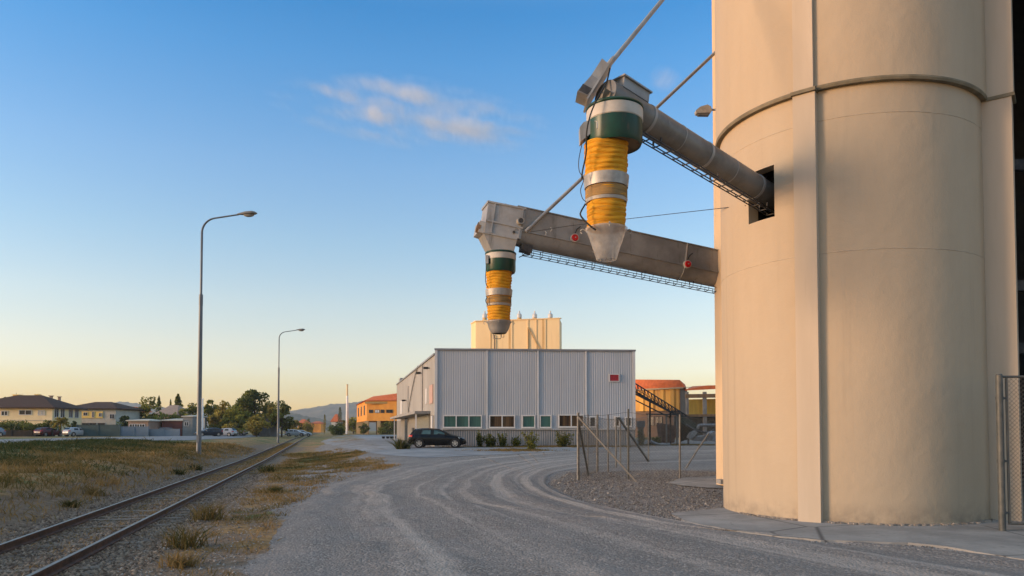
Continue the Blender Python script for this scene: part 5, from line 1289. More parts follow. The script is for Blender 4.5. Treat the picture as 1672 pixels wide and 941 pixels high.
for lab, px, pb, Y, rz, m_ in (
  ('dark parked car with pale front under the trees right of the first lamp', 362, 712, 124, PI+.7, paint('dark_blue_paint', (.02, .025, .035), (.025, .03, .04))),
  ('low white car beside the dark parked car under the trees', 385, 712, 128, PI-.1, None),
  ('dark car in front of the pale roadside wall left of the first lamp', 284, 711.5, 128, PI, paint('grey_paint', (.05, .055, .06), (.06, .065, .07))),
  ('silver-blue car at the left picture edge before the hedge', 6, 713.6, 116, PI+1.0, paint('blue_paint', (.16, .20, .25), (.18, .22, .27))),
  ('small red car standing by the hedge before the cream house', 60, 713.3, 116, 1.25, paint('red_paint', (.10, .022, .02), (.085, .02, .018))),
  ('red car in the row at the end of the street behind the second lamp', 449, 710.5, 150, PI, paint('bright_red_paint', (.40, .04, .03), (.34, .035, .03))),
  ('white car in the row right of the second lamp', 466, 710.5, 155, .1, None),
  ('grey car last in the row right of the second lamp', 478, 710, 165, .2, paint('silver_paint', (.35, .36, .37), (.30, .31, .32))),
  ('dark car in the row left of the second lamp beneath the lit bush', 420, 711, 148, .1, paint('anthracite_paint', (.03, .03, .033), (.04, .04, .043))),
  ('small pale car in the shade at the foot of the biggest tree', 403, 711, 146, PI, paint('beige_paint', (.38, .36, .32), (.33, .31, .28)))):
    c_ = copy_tree(wc); c_['label'] = lab; place(c_, px, pb, Y, rz)
    if m_: recolour(c_, m_)

# ------------------------------------------------------------------ houses across the street
M_CREAM = mat('cream_render', (.80, .63, .36), .85, c2=(.72, .56, .32), scale=1)
M_CREAM2 = mat('pale_render', (.52, .475, .39), .85, c2=(.45, .41, .335), scale=1)
M_YELL = mat('yellow_sun_render', (.90, .62, .18), .85, c2=(.82, .55, .16), scale=1)
M_ROOFD = mat('brown_tiles', (.075, .042, .030), .95, c2=(.05, .03, .022), scale=3, stretch=(1, 1, 8))
M_ROOFO = mat('terracotta', (.60, .15, .05), .85, c2=(.48, .115, .04), scale=2)
M_ORANGE = mat('orange_wall', (.74, .32, .055), .8, c2=(.64, .25, .04), scale=.7, stretch=(1, 1, .4))
M_PINK = mat('pink_render', (.36, .24, .175), .85, c2=(.30, .20, .145), scale=1)
def wall_win(root, p, ux, w, h, m_=None, fm=None, fr=.1):
    nrm = V((ux.y, -ux.x, 0)); up = V((0, 0, 1)); mb = MB(); p = V(p)+nrm*.03
    mb.box(p+up*fr/2, (w, .09, fr), (ux, nrm, up)); mb.box(p+up*(h-fr/2), (w, .09, fr), (ux, nrm, up))
    for q in (-w/2+fr/2, 0, w/2-fr/2): mb.box(p+ux*q+up*h/2, (fr, .088, h-2*fr), (ux, nrm, up))
    f = mb.build('window', fm or M_WFRAME, root)
    mb = MB(); mb.box(p+up*h/2, (w-fr, .03, h-fr), (ux, nrm, up)); mb.build('pane', m_ or M_GLD, f)
def house(name, label, x0, x1, y0, y1, z0, ze, zr, wall, roof, ov=.6, ridge=None, cat='house'):
    r = thing(name, ((x0+x1)/2, (y0+y1)/2, z0), label, cat); mb = MB()
    mb.prism([(x0, y0), (x1, y0), (x1, y1), (x0, y1)], z0-.3, ze); mb.build('wall', wall, r)
    a = [V((x0-ov, y0-ov, ze)), V((x1+ov, y0-ov, ze)), V((x1+ov, y1+ov, ze)), V((x0-ov, y1+ov, ze))]; th = V((0, 0, .18))
    rx0, rx1, ry = ridge or ((x0+x1)/2, (x0+x1)/2, (y0+y1)/2); R0, R1 = V((rx0, ry, zr)), V((rx1, ry, zr))
    mb = MB(); lo = a; hi = [v+th for v in a]
    mb.add(lo+hi, [(3, 2, 1, 0)]+[(i, (i+1) % 4, 4+(i+1) % 4, 4+i) for i in range(4)])
    mb.add(hi+[R0+th, R1+th], [(0, 1, 5, 4), (1, 2, 5), (2, 3, 4, 5), (3, 0, 4)]); rf = mb.build('roof', roof, r); return r, rf
X_, Y_, Z_ = V((1, 0, 0)), V((0, 1, 0)), V((0, 0, 1))
k = 126/F
xc = P(85, 700, 126).x; hz = gz(xc, 126)
h1_, r1_ = house('house', 'two-storey cream house with a dark brown hip roof at the left edge', xc-16, xc, 126, 134.6, hz, P(85, 667, 126).z, P(62, 647.5, 131).z, M_CREAM, M_ROOFD, .7, (xc-9, xc-4.6, 130.3))
for px0, px1, y0, y1 in ((2, 13, 671, 679), (31, 52, 669.5, 678), (62, 73.5, 670, 678.5)): p = P((px0+px1)/2, y1, 126); wall_win(h1_, p, X_, (px1-px0)*k, (y1-y0)*k, M_GLD if px0 != 62 else M_CREAM2)
for yy in (127.1, 128.8, 131.2, 133): wall_win(h1_, V((xc, yy, hz+3.2)), Y_, 1.2, 1.6)
for yy in (128, 132): wall_win(h1_, V((xc, yy, hz+.6)), Y_, 1.1, 1.6)
for px, pt, pb, w_, Y, m_ in ((28.5, 645.5, 654, 1.0, 131, M_YELL), (61.5, 645, 650, .6, 131.5, M_YELL), (83.5, 647, 651, .4, 134, M_PINK), (97, 648.5, 652, .35, 136, M_PINK)):
    a = P(px, pb, Y); b = P(px, pt, Y); mb = MB(); mb.box((a.x, a.y, (a.z+b.z)/2-.5), (w_, w_, b.z-a.z+1.0)); mb.box((a.x, a.y, b.z+.04), (w_+.25, w_+.25, .12)); mb.build('chimney', m_, r1_)
mb = MB(); a = P(26.5, 646, 131); mb.tube([a, a+Z_*.5], .03, 5); mb.build('antenna', M_DARKSTEEL, r1_)
mb = MB(); mb.box((xc-15.5, 125.97, hz+2.75), (1, .08, .1)); mb.box((xc-8, 125.94, hz+2.72), (16, .10, .10)); mb.build('string_course', M_CREAM2, h1_)
xa = P(134, 700, 139).x; xb = P(191, 700, 140.5).x
h2_, r2_ = house('house', 'second house, low dark roof and sunlit yellow upper front, right of the cream house', xa-4, xb, 140, 150, hz, P(165, 668.5, 140).z, P(160, 658, 145).z, M_CREAM2, M_ROOFD, .6, (xa-1, xb-3.6, 145))
k2_ = 140/F; mb = MB(); a = P(134, 672, 140); b = P(168, 683, 140); mb.box(((a.x+b.x)/2, 139.96, (a.z+b.z)/2), (b.x-a.x, .1, a.z-b.z)); mb.build('sunlit_front', M_YELL, h2_)  # sunlight on the upper front put into a yellow patch
for px, y1, w_, h_ in ((139.5, 679, .8, .65), (152, 682, .45, 1.1), (164, 680.5, .6, .7), (183, 684, .9, .9)): p = P(px, y1, 139.9); wall_win(h2_, V((p.x, 139.9, p.z)), X_, w_, h_, None, None, .06)
for px in (139, 151, 165): p = P(px, 693.5, 139.9); wall_win(h2_, V((p.x, 139.97, p.z-.6)), X_, 1.3, .9, None, M_DARKSTEEL)
# roadside walls
def wall_run(name, label, px0, px1, pt, Y, m_, post=None, cat='wall'):
    a = P(px0, 712, Y); b = P(px1, 712, Y); z0 = gz((a.x+b.x)/2, Y); zt_ = P(px0, pt, Y).z
    r = thing(name, ((a.x+b.x)/2, Y, z0), label, cat); mb = MB(); mb.box(((a.x+b.x)/2, Y, (z0-.3+zt_)/2), (b.x-a.x, .2, zt_-z0+.3)); mb.build('panel', m_, r)
    mb = MB(); n_ = max(2, int((b.x-a.x)/2.8))
    for i in range(n_+1): mb.box((a.x+(b.x-a.x)*i/n_, Y-.06, (z0-.3+zt_)/2+.06), (.16, .2, zt_-z0+.4))
    mb.build('fence_post', post or m_, r); mb = MB(); mb.box(((a.x+b.x)/2, Y, zt_+.05), (b.x-a.x+.1, .28, .08)); mb.build('coping', post or m_, r)
M_GGREEN = mat('grey_green_sheet', (.045, .078, .080), .8, c2=(.036, .062, .064), scale=.7)
wall_run('screen_wall', 'dark grey-green sheet wall along the street before the second house', 126, 196, 694.5, 118, M_GGREEN)
wall_run('garden_wall', 'tall pale blue-grey roadside wall next to the grey-green sheet wall', 197.5, 242, 697.5, 122, mat('pale_bluegrey', (.18, .225, .27), .85, c2=(.15, .19, .23), scale=.6))
wall_run('garden_wall', 'lower pale blue-grey wall behind the dark parked car left of the lamp', 243, 293, 701.5, 123, MATS['pale_bluegrey'])
wall_run('garden_fence', 'dark low mesh fence at the left edge before the cream house hedges', -14, 86, 703.5, 117.5, mat('dark_mesh', (.020, .021, .018), .9, c2=(.06, .036, .022), scale=.5), None, 'fence')
def box_building(name, label, px0, px1, pt, Y, dpt, m_, roofm, cat, rise=.3, ov=.3, wins=()):
    a = P(px0, 705, Y); b = P(px1, 705, Y); z0 = gz((a.x+b.x)/2, Y); ze = P(px0, pt, Y).z
    r, rf = house(name, label, a.x, b.x, Y, Y+dpt, z0, ze, ze+rise, m_, roofm, ov, (a.x+(b.x-a.x)*.3, b.x-(b.x-a.x)*.3, Y+dpt/2), cat)
    for (wx, wy, ww, wh) in wins: p = P(wx, wy, Y); wall_win(r, V((p.x, Y, p.z)), X_, ww, wh, None, None, .08)
    return r
box_building('shed', 'low pinkish shed with a flat roof behind the pale wall', 209, 242, 688, 128, 6, M_PINK, M_CREAM2, 'shed', .25, .3, ((216, 699, 1.0, .7), (224, 699, 1.0, .7), (232, 699, 1.0, .7)))
box_building('house', 'sunlit orange house front glimpsed right of the second house', 193, 211, 672, 165, 9, M_YELL, M_ROOFO, 'house', 1.0, .5)
box_building('house', 'small pink house with a pale hip roof between the rounded pine and the pointed conifer', 254, 287, 678, 158, 8, M_PINK, mat('pale_tiles', (.34, .24, .18), .85, c2=(.28, .20, .15), scale=2), 'house', 2.1, .5, ((262, 684, .9, .9),))
box_building('shed', 'red-brown shed behind the lower pale wall', 264, 297, 687.5, 132, 7, mat('redbrown_sheet', (.16, .055, .04), .8, c2=(.13, .045, .035), scale=1), M_CREAM2, 'shed', .3)
box_building('shed', 'white box-shaped building just left of the first lamp', 298, 314, 681, 132, 6, mat('grey_white', (.27, .26, .24), .85, c2=(.22, .215, .20), scale=1), M_CREAM2, 'shed', .2, .2, ((305, 696, .8, .8),))
box_building('shed', 'grey stone hut in the shade at the foot of the biggest tree', 424, 441, 696, 139, 4, mat('dark_stone', (.085, .08, .075), .9, c2=(.12, .11, .10), scale=2), M_ROOFD, 'hut', 1.3, .3)
box_building('house', 'tiny white house with a red roof at the far end left of the chimney', 541, 550, 689, 240, 6, mat('white_render', (.60, .56, .50), .85, c2=(.52, .48, .43), scale=1), M_ROOFO, 'house', 2.4, .3)
box_building('house', 'flat distant orange house beyond the end of the track', 506, 524, 692, 420, 10, M_ORANGE, M_ROOFO, 'house', 1.2, .4)
box_building('house', 'distant house with an orange gable at the track end, left of the flat one', 486, 497, 691, 400, 10, M_ORANGE, M_ROOFO, 'house', 2.0, .4)
M_WHITE = mat('white_enamel', (.86, .83, .78), .5, c2=(.78, .74, .68), scale=1)
# white pole right of the first lamp and chimney
for nm, lab, px, pt, pb, Y, r, m_ in (('white_pole', 'sunlit white pole standing just right of the first lamp post', 330, 653, 706, 130, .22, M_WHITE), ('white_chimney', 'tall thin white chimney left of the orange building', 566.5, 629, 709, 205, .36, M_WHITE)):
    q = P(px, pb, Y); z0 = gz(q.x, q.y); zt_ = P(px, pt, Y).z; r_ = thing(nm, (q.x, q.y, z0), lab, nm.split('_')[1]); mb = MB()
    mb.tube([V((q.x, q.y, z0-.2)), V((q.x, q.y, z0+(zt_-z0)*.78))], r, 10, True, r*.85); mb.build('shaft', m_, r_)
    mb = MB(); mb.tube([V((q.x, q.y, z0+(zt_-z0)*.78)), V((q.x, q.y, zt_))], r*.7, 10, True, r*.6); mb.lathe((q.x, q.y, zt_), [(r*.6, 0), (r*.85, .05), (r*.85, .2), (0, .25)], 10); mb.build('top', M_TANK if 'chim' in nm else m_, r_)
# round sign on white board by the lamp
q = P(330, 700, 131); sg = thing('notice_board', (q.x, q.y, gz(q.x, q.y)), 'small pale notice board with a grey disc right of the first lamp', 'sign'); mb = MB(); mb.box((q.x, q.y, q.z+.6), (.9, .08, 2.6)); bd = mb.build('board', M_CREAM2, sg)
mb = MB(); mb.cyl(q+V((0, -.05, -.1)), q+V((0, -.08, -.1)), .33, 18); mb.build('disc', M_DARKSTEEL, bd)

# ------------------------------------------------------------------ orange buildings
YO = 190; p0 = P(598.5, 703, YO); p1 = P(652, 703, YO-1.5); p2 = P(582.5, 703, YO+34); zO = gz(p0.x, YO)
ob = thing('orange_building', (p0.x, YO, zO), 'orange rendered building on pillars with a red roof left of the grey hall', 'building')
ze = P(598, 654.5, YO).z; zm = P(598, 687.5, YO).z; zr = P(605, 647, YO).z; p3 = p2+(p1-p0)
mb = MB(); mb.prism([p0[:2], p1[:2], p3[:2], p2[:2]], zm, ze); mb.build('wall', M_ORANGE, ob)
mb = MB(); mb.hexa([V((p.x, p.y, ze)) for p in (p0+V((-.6, -.6, 0)), p1+V((.6, -.6, 0)), p3+V((.6, .6, 0)), p2+V((-.6, .6, 0)))], [V((p.x, p.y, zr+dz)) for p, dz in ((p0+V((1.4, 1.5, 0)), 0), (p1+V((.6, 1.5, 0)), .9), (p3+V((.6, -2, 0)), .9), (p2+V((2.4, -2, 0)), 0))]); mb.build('roof', M_ROOFO, ob)
ux_ = V(((p1-p0).x, (p1-p0).y, 0)).normalized(); un = V((ux_.y, -ux_.x, 0))
M_PILL = mat('pillar_render', (.50, .34, .17), .85, c2=(.44, .29, .14), scale=1)
for q in [P(px, 703, YO)+V((0, -.2, 0)) for px in (599.5, 619, 637.5)]+[p0+(p2-p0)*f+V((.4, 0, 0)) for f in (.25, .5, .75, 1)]: mb = MB(); mb.box((q.x, q.y, (zO+zm)/2), (.9, .9, zm-zO)); mb.build('pillar', M_PILL, ob)
mb = MB(); a = p0+un*.06; mb.box(((p0.x+p1.x)/2, YO-.8, ze-.55), ((p1-p0).x+.6, .3, .5), (X_, Y_, Z_)); mb.build('fascia', mat('fascia_ochre', (.46, .30, .11), .85, c2=(.40, .26, .09), scale=1), ob)
for px0, px1 in ((602, 609), (612, 620), (622, 627.5), (631, 642)): q = P((px0+px1)/2, 674.5, YO-.5); wall_win(ob, V((q.x, p0.y+(p1.y-p0.y)*((q.x-p0.x)/(p1.x-p0.x))-.05, q.z)), ux_, (px1-px0)*YO/F, .85, M_GLD if px0 != 612 else M_TRIM, M_DARKSTEEL, .08)
mb = MB(); mb.box(((p0.x+p1.x)/2+.8, YO+5, (zO+zm)/2), ((p1-p0).x-1.5, .2, zm-zO)); mb.build('recess_wall', mat('dark_recess', (.06, .045, .035), .9, c2=(.09, .06, .045), scale=1), ob)
lx_ = V(((p2-p0).x, (p2-p0).y, 0)).normalized()
for f in (.2, .5, .8): q = p0+(p2-p0)*f; wall_win(ob, V((q.x, q.y, zm+1.6)), -lx_, 3.5, 2.6, M_GLD, M_DARKSTEEL)
# right orange workshop
YW = 120; a = P(1022, 703, YW+2); b = P(1111, 703, YW-5); zW = gz(a.x, YW); ze = P(1085, 634, YW-3).z; zr_ = P(1070, 621.5, YW).z
wk = thing('workshop', ((a.x+b.x)/2, YW, zW), 'golden workshop of vertical sheets with a red roof right of the grey hall', 'workshop')
mb = MB(); ux_ = (b-a).normalized(); ux_.z = 0; un = V((ux_.y, -ux_.x, 0)); corr(mb, V((a.x, a.y, 0)), ux_, un, (b-a).length, zW+4.2, ze, 1.9, .25)
mb.build('sheet_wall', mat('ochre_sheet', (.74, .38, .07), .6, c2=(.50, .24, .05), scale=.5, stretch=(1, 1, .1), dirt=((.20, .13, .06), .6, (2, 2, .08), .6, .75)), wk)
mb = MB(); mb.prism([(a.x, a.y+.15), (b.x, b.y+.15), (b.x+4, b.y+12), (a.x, a.y+12)], zW-.2, ze-.05); mb.build('wall', mat('brown_wall', (.17, .11, .075), .85, c2=(.13, .085, .06), scale=.6), wk)
mb = MB(); mb.hexa([V((a.x, a.y-.6, ze)), V((b.x+.6, b.y-.6, ze)), V((b.x+4, b.y+12, ze)), V((a.x, a.y+12, ze))], [V((a.x, a.y-.2, zr_+.3)), V((b.x-.1, b.y-.2, zr_-.25)), V((b.x+3.6, b.y+11.8, zr_-.25)), V((a.x, a.y+11, zr_+.4))]); mb.build('roof', M_ROOFO, wk)
mb = MB(); mb.bar(V((a.x, a.y-.7, ze-.1)), V((b.x+.3, b.y-.7, ze-.1)), .3, .2); mb.bar(V((b.x, b.y-.5, ze-.05)), V((b.x+1.4, b.y-.5, ze)), .08); mb.build('gutter', mat('gutter_tan', (.46, .34, .2), .7, c2=(.4, .29, .17), scale=1), wk)
for px in (1065, 1073, 1079): q = P(px, 695, a.y+(b.y-a.y)*(px-1022)/89); wall_win(wk, V((q.x, q.y-.05, q.z)), ux_, .6, 1.4, M_GLD, M_DARKSTEEL, .06)
# ruined open-sided shed at far right
YR = 105; rs = thing('open_shed', (P(1150, 703, YR).x, YR, gz(29, YR)), 'derelict two-level open shed with a sagging roof next to the silo tower', 'shed')
def rp__(px, py, dy=0): return P(px, py, YR+dy)
zR = gz(29, YR); M_RSH = mat('shed_timber', (.22, .13, .065), .85, c2=(.13, .085, .05), scale=2, stretch=(1, 1, .3)); M_RCON = mat('shed_concrete', (.20, .19, .18), .9, c2=(.14, .13, .12), scale=1.5)
mb = MB(); lo = [rp__(1119, 638), rp__(1156, 631), rp__(1200, 630.5)]; 
mb.hexa([rp__(1119, 638), rp__(1200, 634), rp__(1200, 634, 9), rp__(1125, 637, 9)], [rp__(1119, 636.5), rp__(1157, 629.5), rp__(1200, 629), rp__(1130, 631, 9)]); mb.build('roof', M_ROOFO, rs)
mb = MB()
for py, h_ in ((646, .55), (678, .35)): mb.bar(rp__(1119, py+1), rp__(1200, py), .3, h_)
mb.build('beam', M_RSH, rs)
mb = MB()
for px, w_ in ((1122.5, .35), (1151, .5), (1174.5, .35)): q = rp__(px, 703, .1); mb.box((q.x, q.y, (zR+rp__(px, 640).z)/2), (w_, .4, rp__(px, 640).z-zR))
mb.build('column', M_RCON, rs)
mb = MB(); q0_, q1_ = rp__(1124, 675, 7), rp__(1205, 652, 7); mb.hexa([V((q0_.x, YR+8, q1_.z)), V((q1_.x, YR+3.5, q1_.z)), V((q1_.x, YR+3.7, q1_.z)), V((q0_.x, YR+8.2, q1_.z))], [V((q0_.x, YR+8, q0_.z-.2)), V((q1_.x, YR+3.5, q0_.z-.2)), V((q1_.x, YR+3.7, q0_.z-.2)), V((q0_.x, YR+8.2, q0_.z-.2))]); mb.build('back_sheet', mat('ochre_sheet2', (.80, .44, .06), .6, c2=(.62, .31, .045), scale=.6, stretch=(2, 1, .2)), rs)
mb = MB(); mb.hexa([rp__(1122, 681, 0), rp__(1200, 681, 0), rp__(1200, 681, 8), rp__(1122, 681, 8)], [rp__(1122, 679, 0), rp__(1200, 679, 0), rp__(1200, 679, 8), rp__(1122, 679, 8)]); mb.build('floor_slab', M_RCON, rs)
mb = MB(); mb.box((P(1165, 700, YR).x, YR+5, zR+1.6), (9, .2, 3.2)); mb.build('lower_wall', mat('dim_wall', (.05, .05, .045), .9, c2=(.09, .085, .075), scale=1), rs)
# inclined belt conveyor
YB = 66; ic = thing('belt_conveyor', P(1130, 692, YB), 'dark lattice belt conveyor sloping down from the corner of the grey hall', 'conveyor')
def cpx(px, py, dy=0): return P(px, py, YB+dy)
mb = MB()
for dy in (-.5, .5):
    mb.bar(cpx(1030, 622, dy), cpx(1128, 683, dy), .10); mb.bar(cpx(1030, 640, dy), cpx(1134, 693, dy), .14, .12)
    mb.bar(cpx(1030, 631, dy), cpx(1124, 686, dy), .05)
    for i in range(19):
        f = i/18; a = cpx(1030+98*f, 622+61*f, dy); b = cpx(1030+104*f, 640+53*f, dy); mb.bar(a, b, .06)
        if i < 18: mb.bar(a, cpx(1030+104*(f+1/18), 640+53*(f+1/18), dy), .05)
mb.build('truss', M_DARKSTEEL, ic)
mb = MB(); mb.hexa([cpx(1030, 638, -.42), cpx(1108, 681, -.42), cpx(1108, 681, .42), cpx(1030, 638, .42)], [cpx(1030, 634, -.42), cpx(1108, 678, -.42), cpx(1108, 678, .42), cpx(1030, 634, .42)]); mb.build('belt', mat('blue_belt', (.035, .065, .10), .6, c2=(.03, .05, .075), scale=1), ic)
mb = MB(); mb.bar(cpx(1030, 650, -.5), cpx(1096, 683, -.5), .10); mb.bar(cpx(1030, 650, .5), cpx(1096, 683, .5), .10)
for f in (.3, .62, .9):
    a = cpx(1030+104*f, 640+53*f); mb.bar(a, V((a.x, a.y, gz(a.x, a.y)-.1)), .14)
mb.build('support', M_DARKSTEEL, ic)
mb = MB(); mb.hexa([cpx(1110, 688, -.9), cpx(1140, 712, -.9), cpx(1140, 712, .9), cpx(1110, 722, .9)], [cpx(1112, 678, -.7), cpx(1136, 692, -.7), cpx(1136, 692, .7), cpx(1112, 678, .7)]); mb.build('feed_hopper', mat('green_hopper', (.022, .034, .024), .8, c2=(.03, .04, .03), scale=2), ic)
# flat canopy with thin posts, brown tank, blue-grey cabinet, scrap
YV = 64; cv = thing('flat_canopy', P(1078, 720, YV), 'thin flat canopy on slim posts behind the fence right of the grey hall', 'canopy')
mb = MB(); mb.hexa([P(1055, 677.5, YV), P(1110, 678.5, YV), P(1110, 678.5, YV+5), P(1055, 677.5, YV+5)], [P(1055, 675.5, YV), P(1110, 676.5, YV), P(1110, 676.5, YV+5), P(1055, 675.5, YV+5)]); mb.build('roof', M_DARKSTEEL, cv)
mb = MB()
for px in (1058.5, 1088, 1105): a = P(px, 677, YV+.1); mb.bar(V((a.x, a.y, gz(a.x, a.y)-.1)), a, .12)
mb.build('post', M_FPOST, cv)
bt_ = P(1092, 722, 72); zb_ = gz(bt_.x, 72); bk = thing('steel_bin', (bt_.x, 72, zb_), 'rusty brown steel bin under the flat canopy', 'bin')
mb = MB(); a, b = P(1079, 700, 72), P(1103, 700, 72); mb.hexa([V((a.x, 71.5, zb_)), V((b.x-.3, 71.5, zb_)), V((b.x-.3, 73, zb_)), V((a.x, 73, zb_))], [V((a.x-.2, 71.3, zb_+1.9)), V((b.x+.2, 71.3, zb_+1.6)), V((b.x+.2, 73.2, zb_+1.6)), V((a.x-.2, 73.2, zb_+1.9))]); bo = mb.build('bin_body', mat('rust_sheet', (.10, .055, .04), .85, c2=(.15, .085, .06), scale=2), bk)
mb = MB()
for f in (.2, .5, .8): mb.box((a.x+(b.x-a.x)*f, 71.35, zb_+.85), (.1, .12, 1.6))
mb.build('rib', MATS['rust_sheet'], bk)
q = P(1046, 697, 70); cb = thing('steel_cabinet', (q.x, 70, gz(q.x, 70)), 'blue-grey steel cabinet on a plinth by the corner of the grey hall', 'cabinet'); mb = MB(); mb.box((q.x, 70, q.z+.25), (.75, .5, .6)); cbb = mb.build('cabinet_body', mat('bluegrey_steel', (.16, .20, .24), .5, c2=(.13, .165, .20), scale=3), cb); mb = MB(); mb.box((q.x, 70, (q.z+gz(q.x, 70))/2-.05), (.5, .4, q.z-gz(q.x, 70))); mb.build('plinth', M_RCON, cb); mb = MB(); mb.box((q.x, 69.73, q.z+.25), (.65, .03, .5)); mb.build('door', MATS['bluegrey_steel'], cb)
M_SCR = mat('scrap_metal', (.26, .27, .28), .45, .5, c2=(.15, .155, .165), scale=2)
def scrap(name, lab, pts, Y, th, m_=None):
    q = P(pts[0][0], 722, Y); r_ = MB(); r_.hexa([P(x, y, Y)-V((0, th, 0)) for x, y in pts], [P(x, y, Y)+V((0, th, .1*th)) for x, y in pts]); o = r_.build(name, m_ or M_SCR, None, loc=q); tag(o, lab, 'scrap', 'scrap lying behind the fence'); return o
scrap('scrap_sheet', 'curled grey scrap sheet standing left in the scrap heap', [(1122, 715), (1127, 707), (1134, 703.5), (1138, 706), (1133, 713), (1127, 718)], 63, .35)
scrap('scrap_sheet', 'bent light scrap sheet lying in the middle of the scrap heap', [(1131, 720), (1138, 713), (1149, 712), (1155, 717), (1150, 721)], 62.5, .5)
scrap('scrap_sheet', 'crumpled large sheet at the right of the scrap heap near the tower', [(1152, 719), (1156, 709), (1164, 704.5), (1174, 707), (1182, 713), (1182, 721), (1166, 721)], 62, .6)
scrap('scrap_plate', 'bluish scrap panel leaning at the right end of the heap', [(1163, 720), (1165, 713), (1173, 714), (1171, 721)], 61.2, .15, MATS['bluegrey_steel'])
for lab, pts, r in (('long pale pipe lying level over the scrap heap', ((1139, 700), (1141, 695.5), (1150, 694.5), (1200, 694.5)), .13), ('curved dark pipe bending through the scrap heap', ((1120, 694), (1135, 703), (1148, 706), (1158, 706.5), (1168, 702)), .11), ('pale flat bars lying on the ground behind the fence', ((1062, 721), (1075, 726), (1094, 727)), .13)):
    Y = 63.5 if 'bars' not in lab else 61; pp = [P(x, y, Y) for x, y in pts]; mb = MB(); mb.tube(smooth3(pp), r, 8); o = mb.build('scrap_pipe', M_SCR if 'dark' not in lab else M_DARKSTEEL, None, loc=pp[0]); tag(o, lab, 'scrap', 'scrap lying behind the fence')
# dark planters by the hall's far left corner
for i, (px, lab) in enumerate(((626, 'leftmost black planter tub on the yard by the orange building'), (633, 'second black planter tub from the left on the yard'), (639, 'third black planter tub, nearer the grey hall'), (644, 'black planter tub closest to the corner of the grey hall'))):
    p = ground_at(px, 716.5); mb = MB(); s_ = .62; mb.lathe(p, [(.26*s_, 0), (.36*s_, .40*s_), (.39*s_, .42*s_), (.39*s_, .5*s_), (.32*s_, .5*s_), (.30*s_, .42*s_), (0, .42*s_)], 16); o = mb.build('planter_tub', M_BLACKTRIM, None, loc=p); tag(o, lab, 'planter', 'planter tubs on the yard')

# ------------------------------------------------------------------ sky, clouds, haze, sun, camera
EL = math.radians(SUN_EL); AZ = math.radians(SUN_AZ)                       # AZ: clockwise from +Y
sund = V((math.sin(AZ)*math.cos(EL), math.cos(AZ)*math.cos(EL), math.sin(EL)))
w = bpy.data.worlds.new('World'); scene.world = w; w.use_nodes = True; nt = w.node_tree
bg = nt.nodes['Background']; sky = nt.nodes.new('ShaderNodeTexSky'); sky.sky_type = 'NISHITA'; sky.sun_disc = False
sky.sun_elevation = EL; sky.sun_rotation = AZ; sky.altitude = 50; sky.air_density = AIR; sky.dust_density = DUST; sky.ozone_density = OZONE
# sky colour graded by height: warm at the horizon, bluer higher up
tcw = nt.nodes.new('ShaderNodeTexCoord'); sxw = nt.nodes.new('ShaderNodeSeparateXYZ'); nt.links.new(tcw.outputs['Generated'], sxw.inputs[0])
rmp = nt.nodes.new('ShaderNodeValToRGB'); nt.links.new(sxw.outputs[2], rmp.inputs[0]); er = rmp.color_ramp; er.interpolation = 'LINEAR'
GR = [(0.0000, (0.893, 0.603, 0.254)), (0.0225, (0.893, 0.603, 0.254)), (0.0507, (0.943, 0.699, 0.523)), (0.0802, (1.119, 0.843, 0.745)), (0.1087, (1.212, 0.895, 0.781)), (0.1650, (1.225, 0.974, 0.868)), (0.2428, (1.047, 1.001, 0.976)), (0.3309, (0.868, 0.994, 1.099)), (0.4490, (0.467, 0.921, 1.203)), (0.5011, (0.301, 0.842, 1.185)), (0.6000, (0.750, 1.050, 1.280)), (0.7200, (4.300, 2.900, 1.950)), (1.0000, (4.600, 3.100, 2.050))]  # top stops brightened and warmed as added fill light from the unseen zenith
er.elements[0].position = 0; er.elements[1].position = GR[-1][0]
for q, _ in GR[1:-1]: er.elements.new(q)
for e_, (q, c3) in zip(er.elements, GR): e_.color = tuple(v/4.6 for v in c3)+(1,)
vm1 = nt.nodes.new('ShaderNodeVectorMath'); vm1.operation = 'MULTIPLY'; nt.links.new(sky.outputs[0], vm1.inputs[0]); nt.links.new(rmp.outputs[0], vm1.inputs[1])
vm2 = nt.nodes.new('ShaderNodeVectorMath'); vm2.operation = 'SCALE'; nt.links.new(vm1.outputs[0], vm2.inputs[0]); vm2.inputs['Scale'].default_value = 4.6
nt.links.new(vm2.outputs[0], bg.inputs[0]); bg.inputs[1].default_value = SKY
sun = bpy.data.objects.new('sun', bpy.data.lights.new('sun', 'SUN')); COL.objects.link(sun)
sun.data.energy = SUN; sun.data.angle = math.radians(SUN_ANG); sun.data.color = SUNCOL; sun.rotation_euler = (-sund).to_track_quat('-Z', 'Y').to_euler(); sun.location = (0, 0, 60)

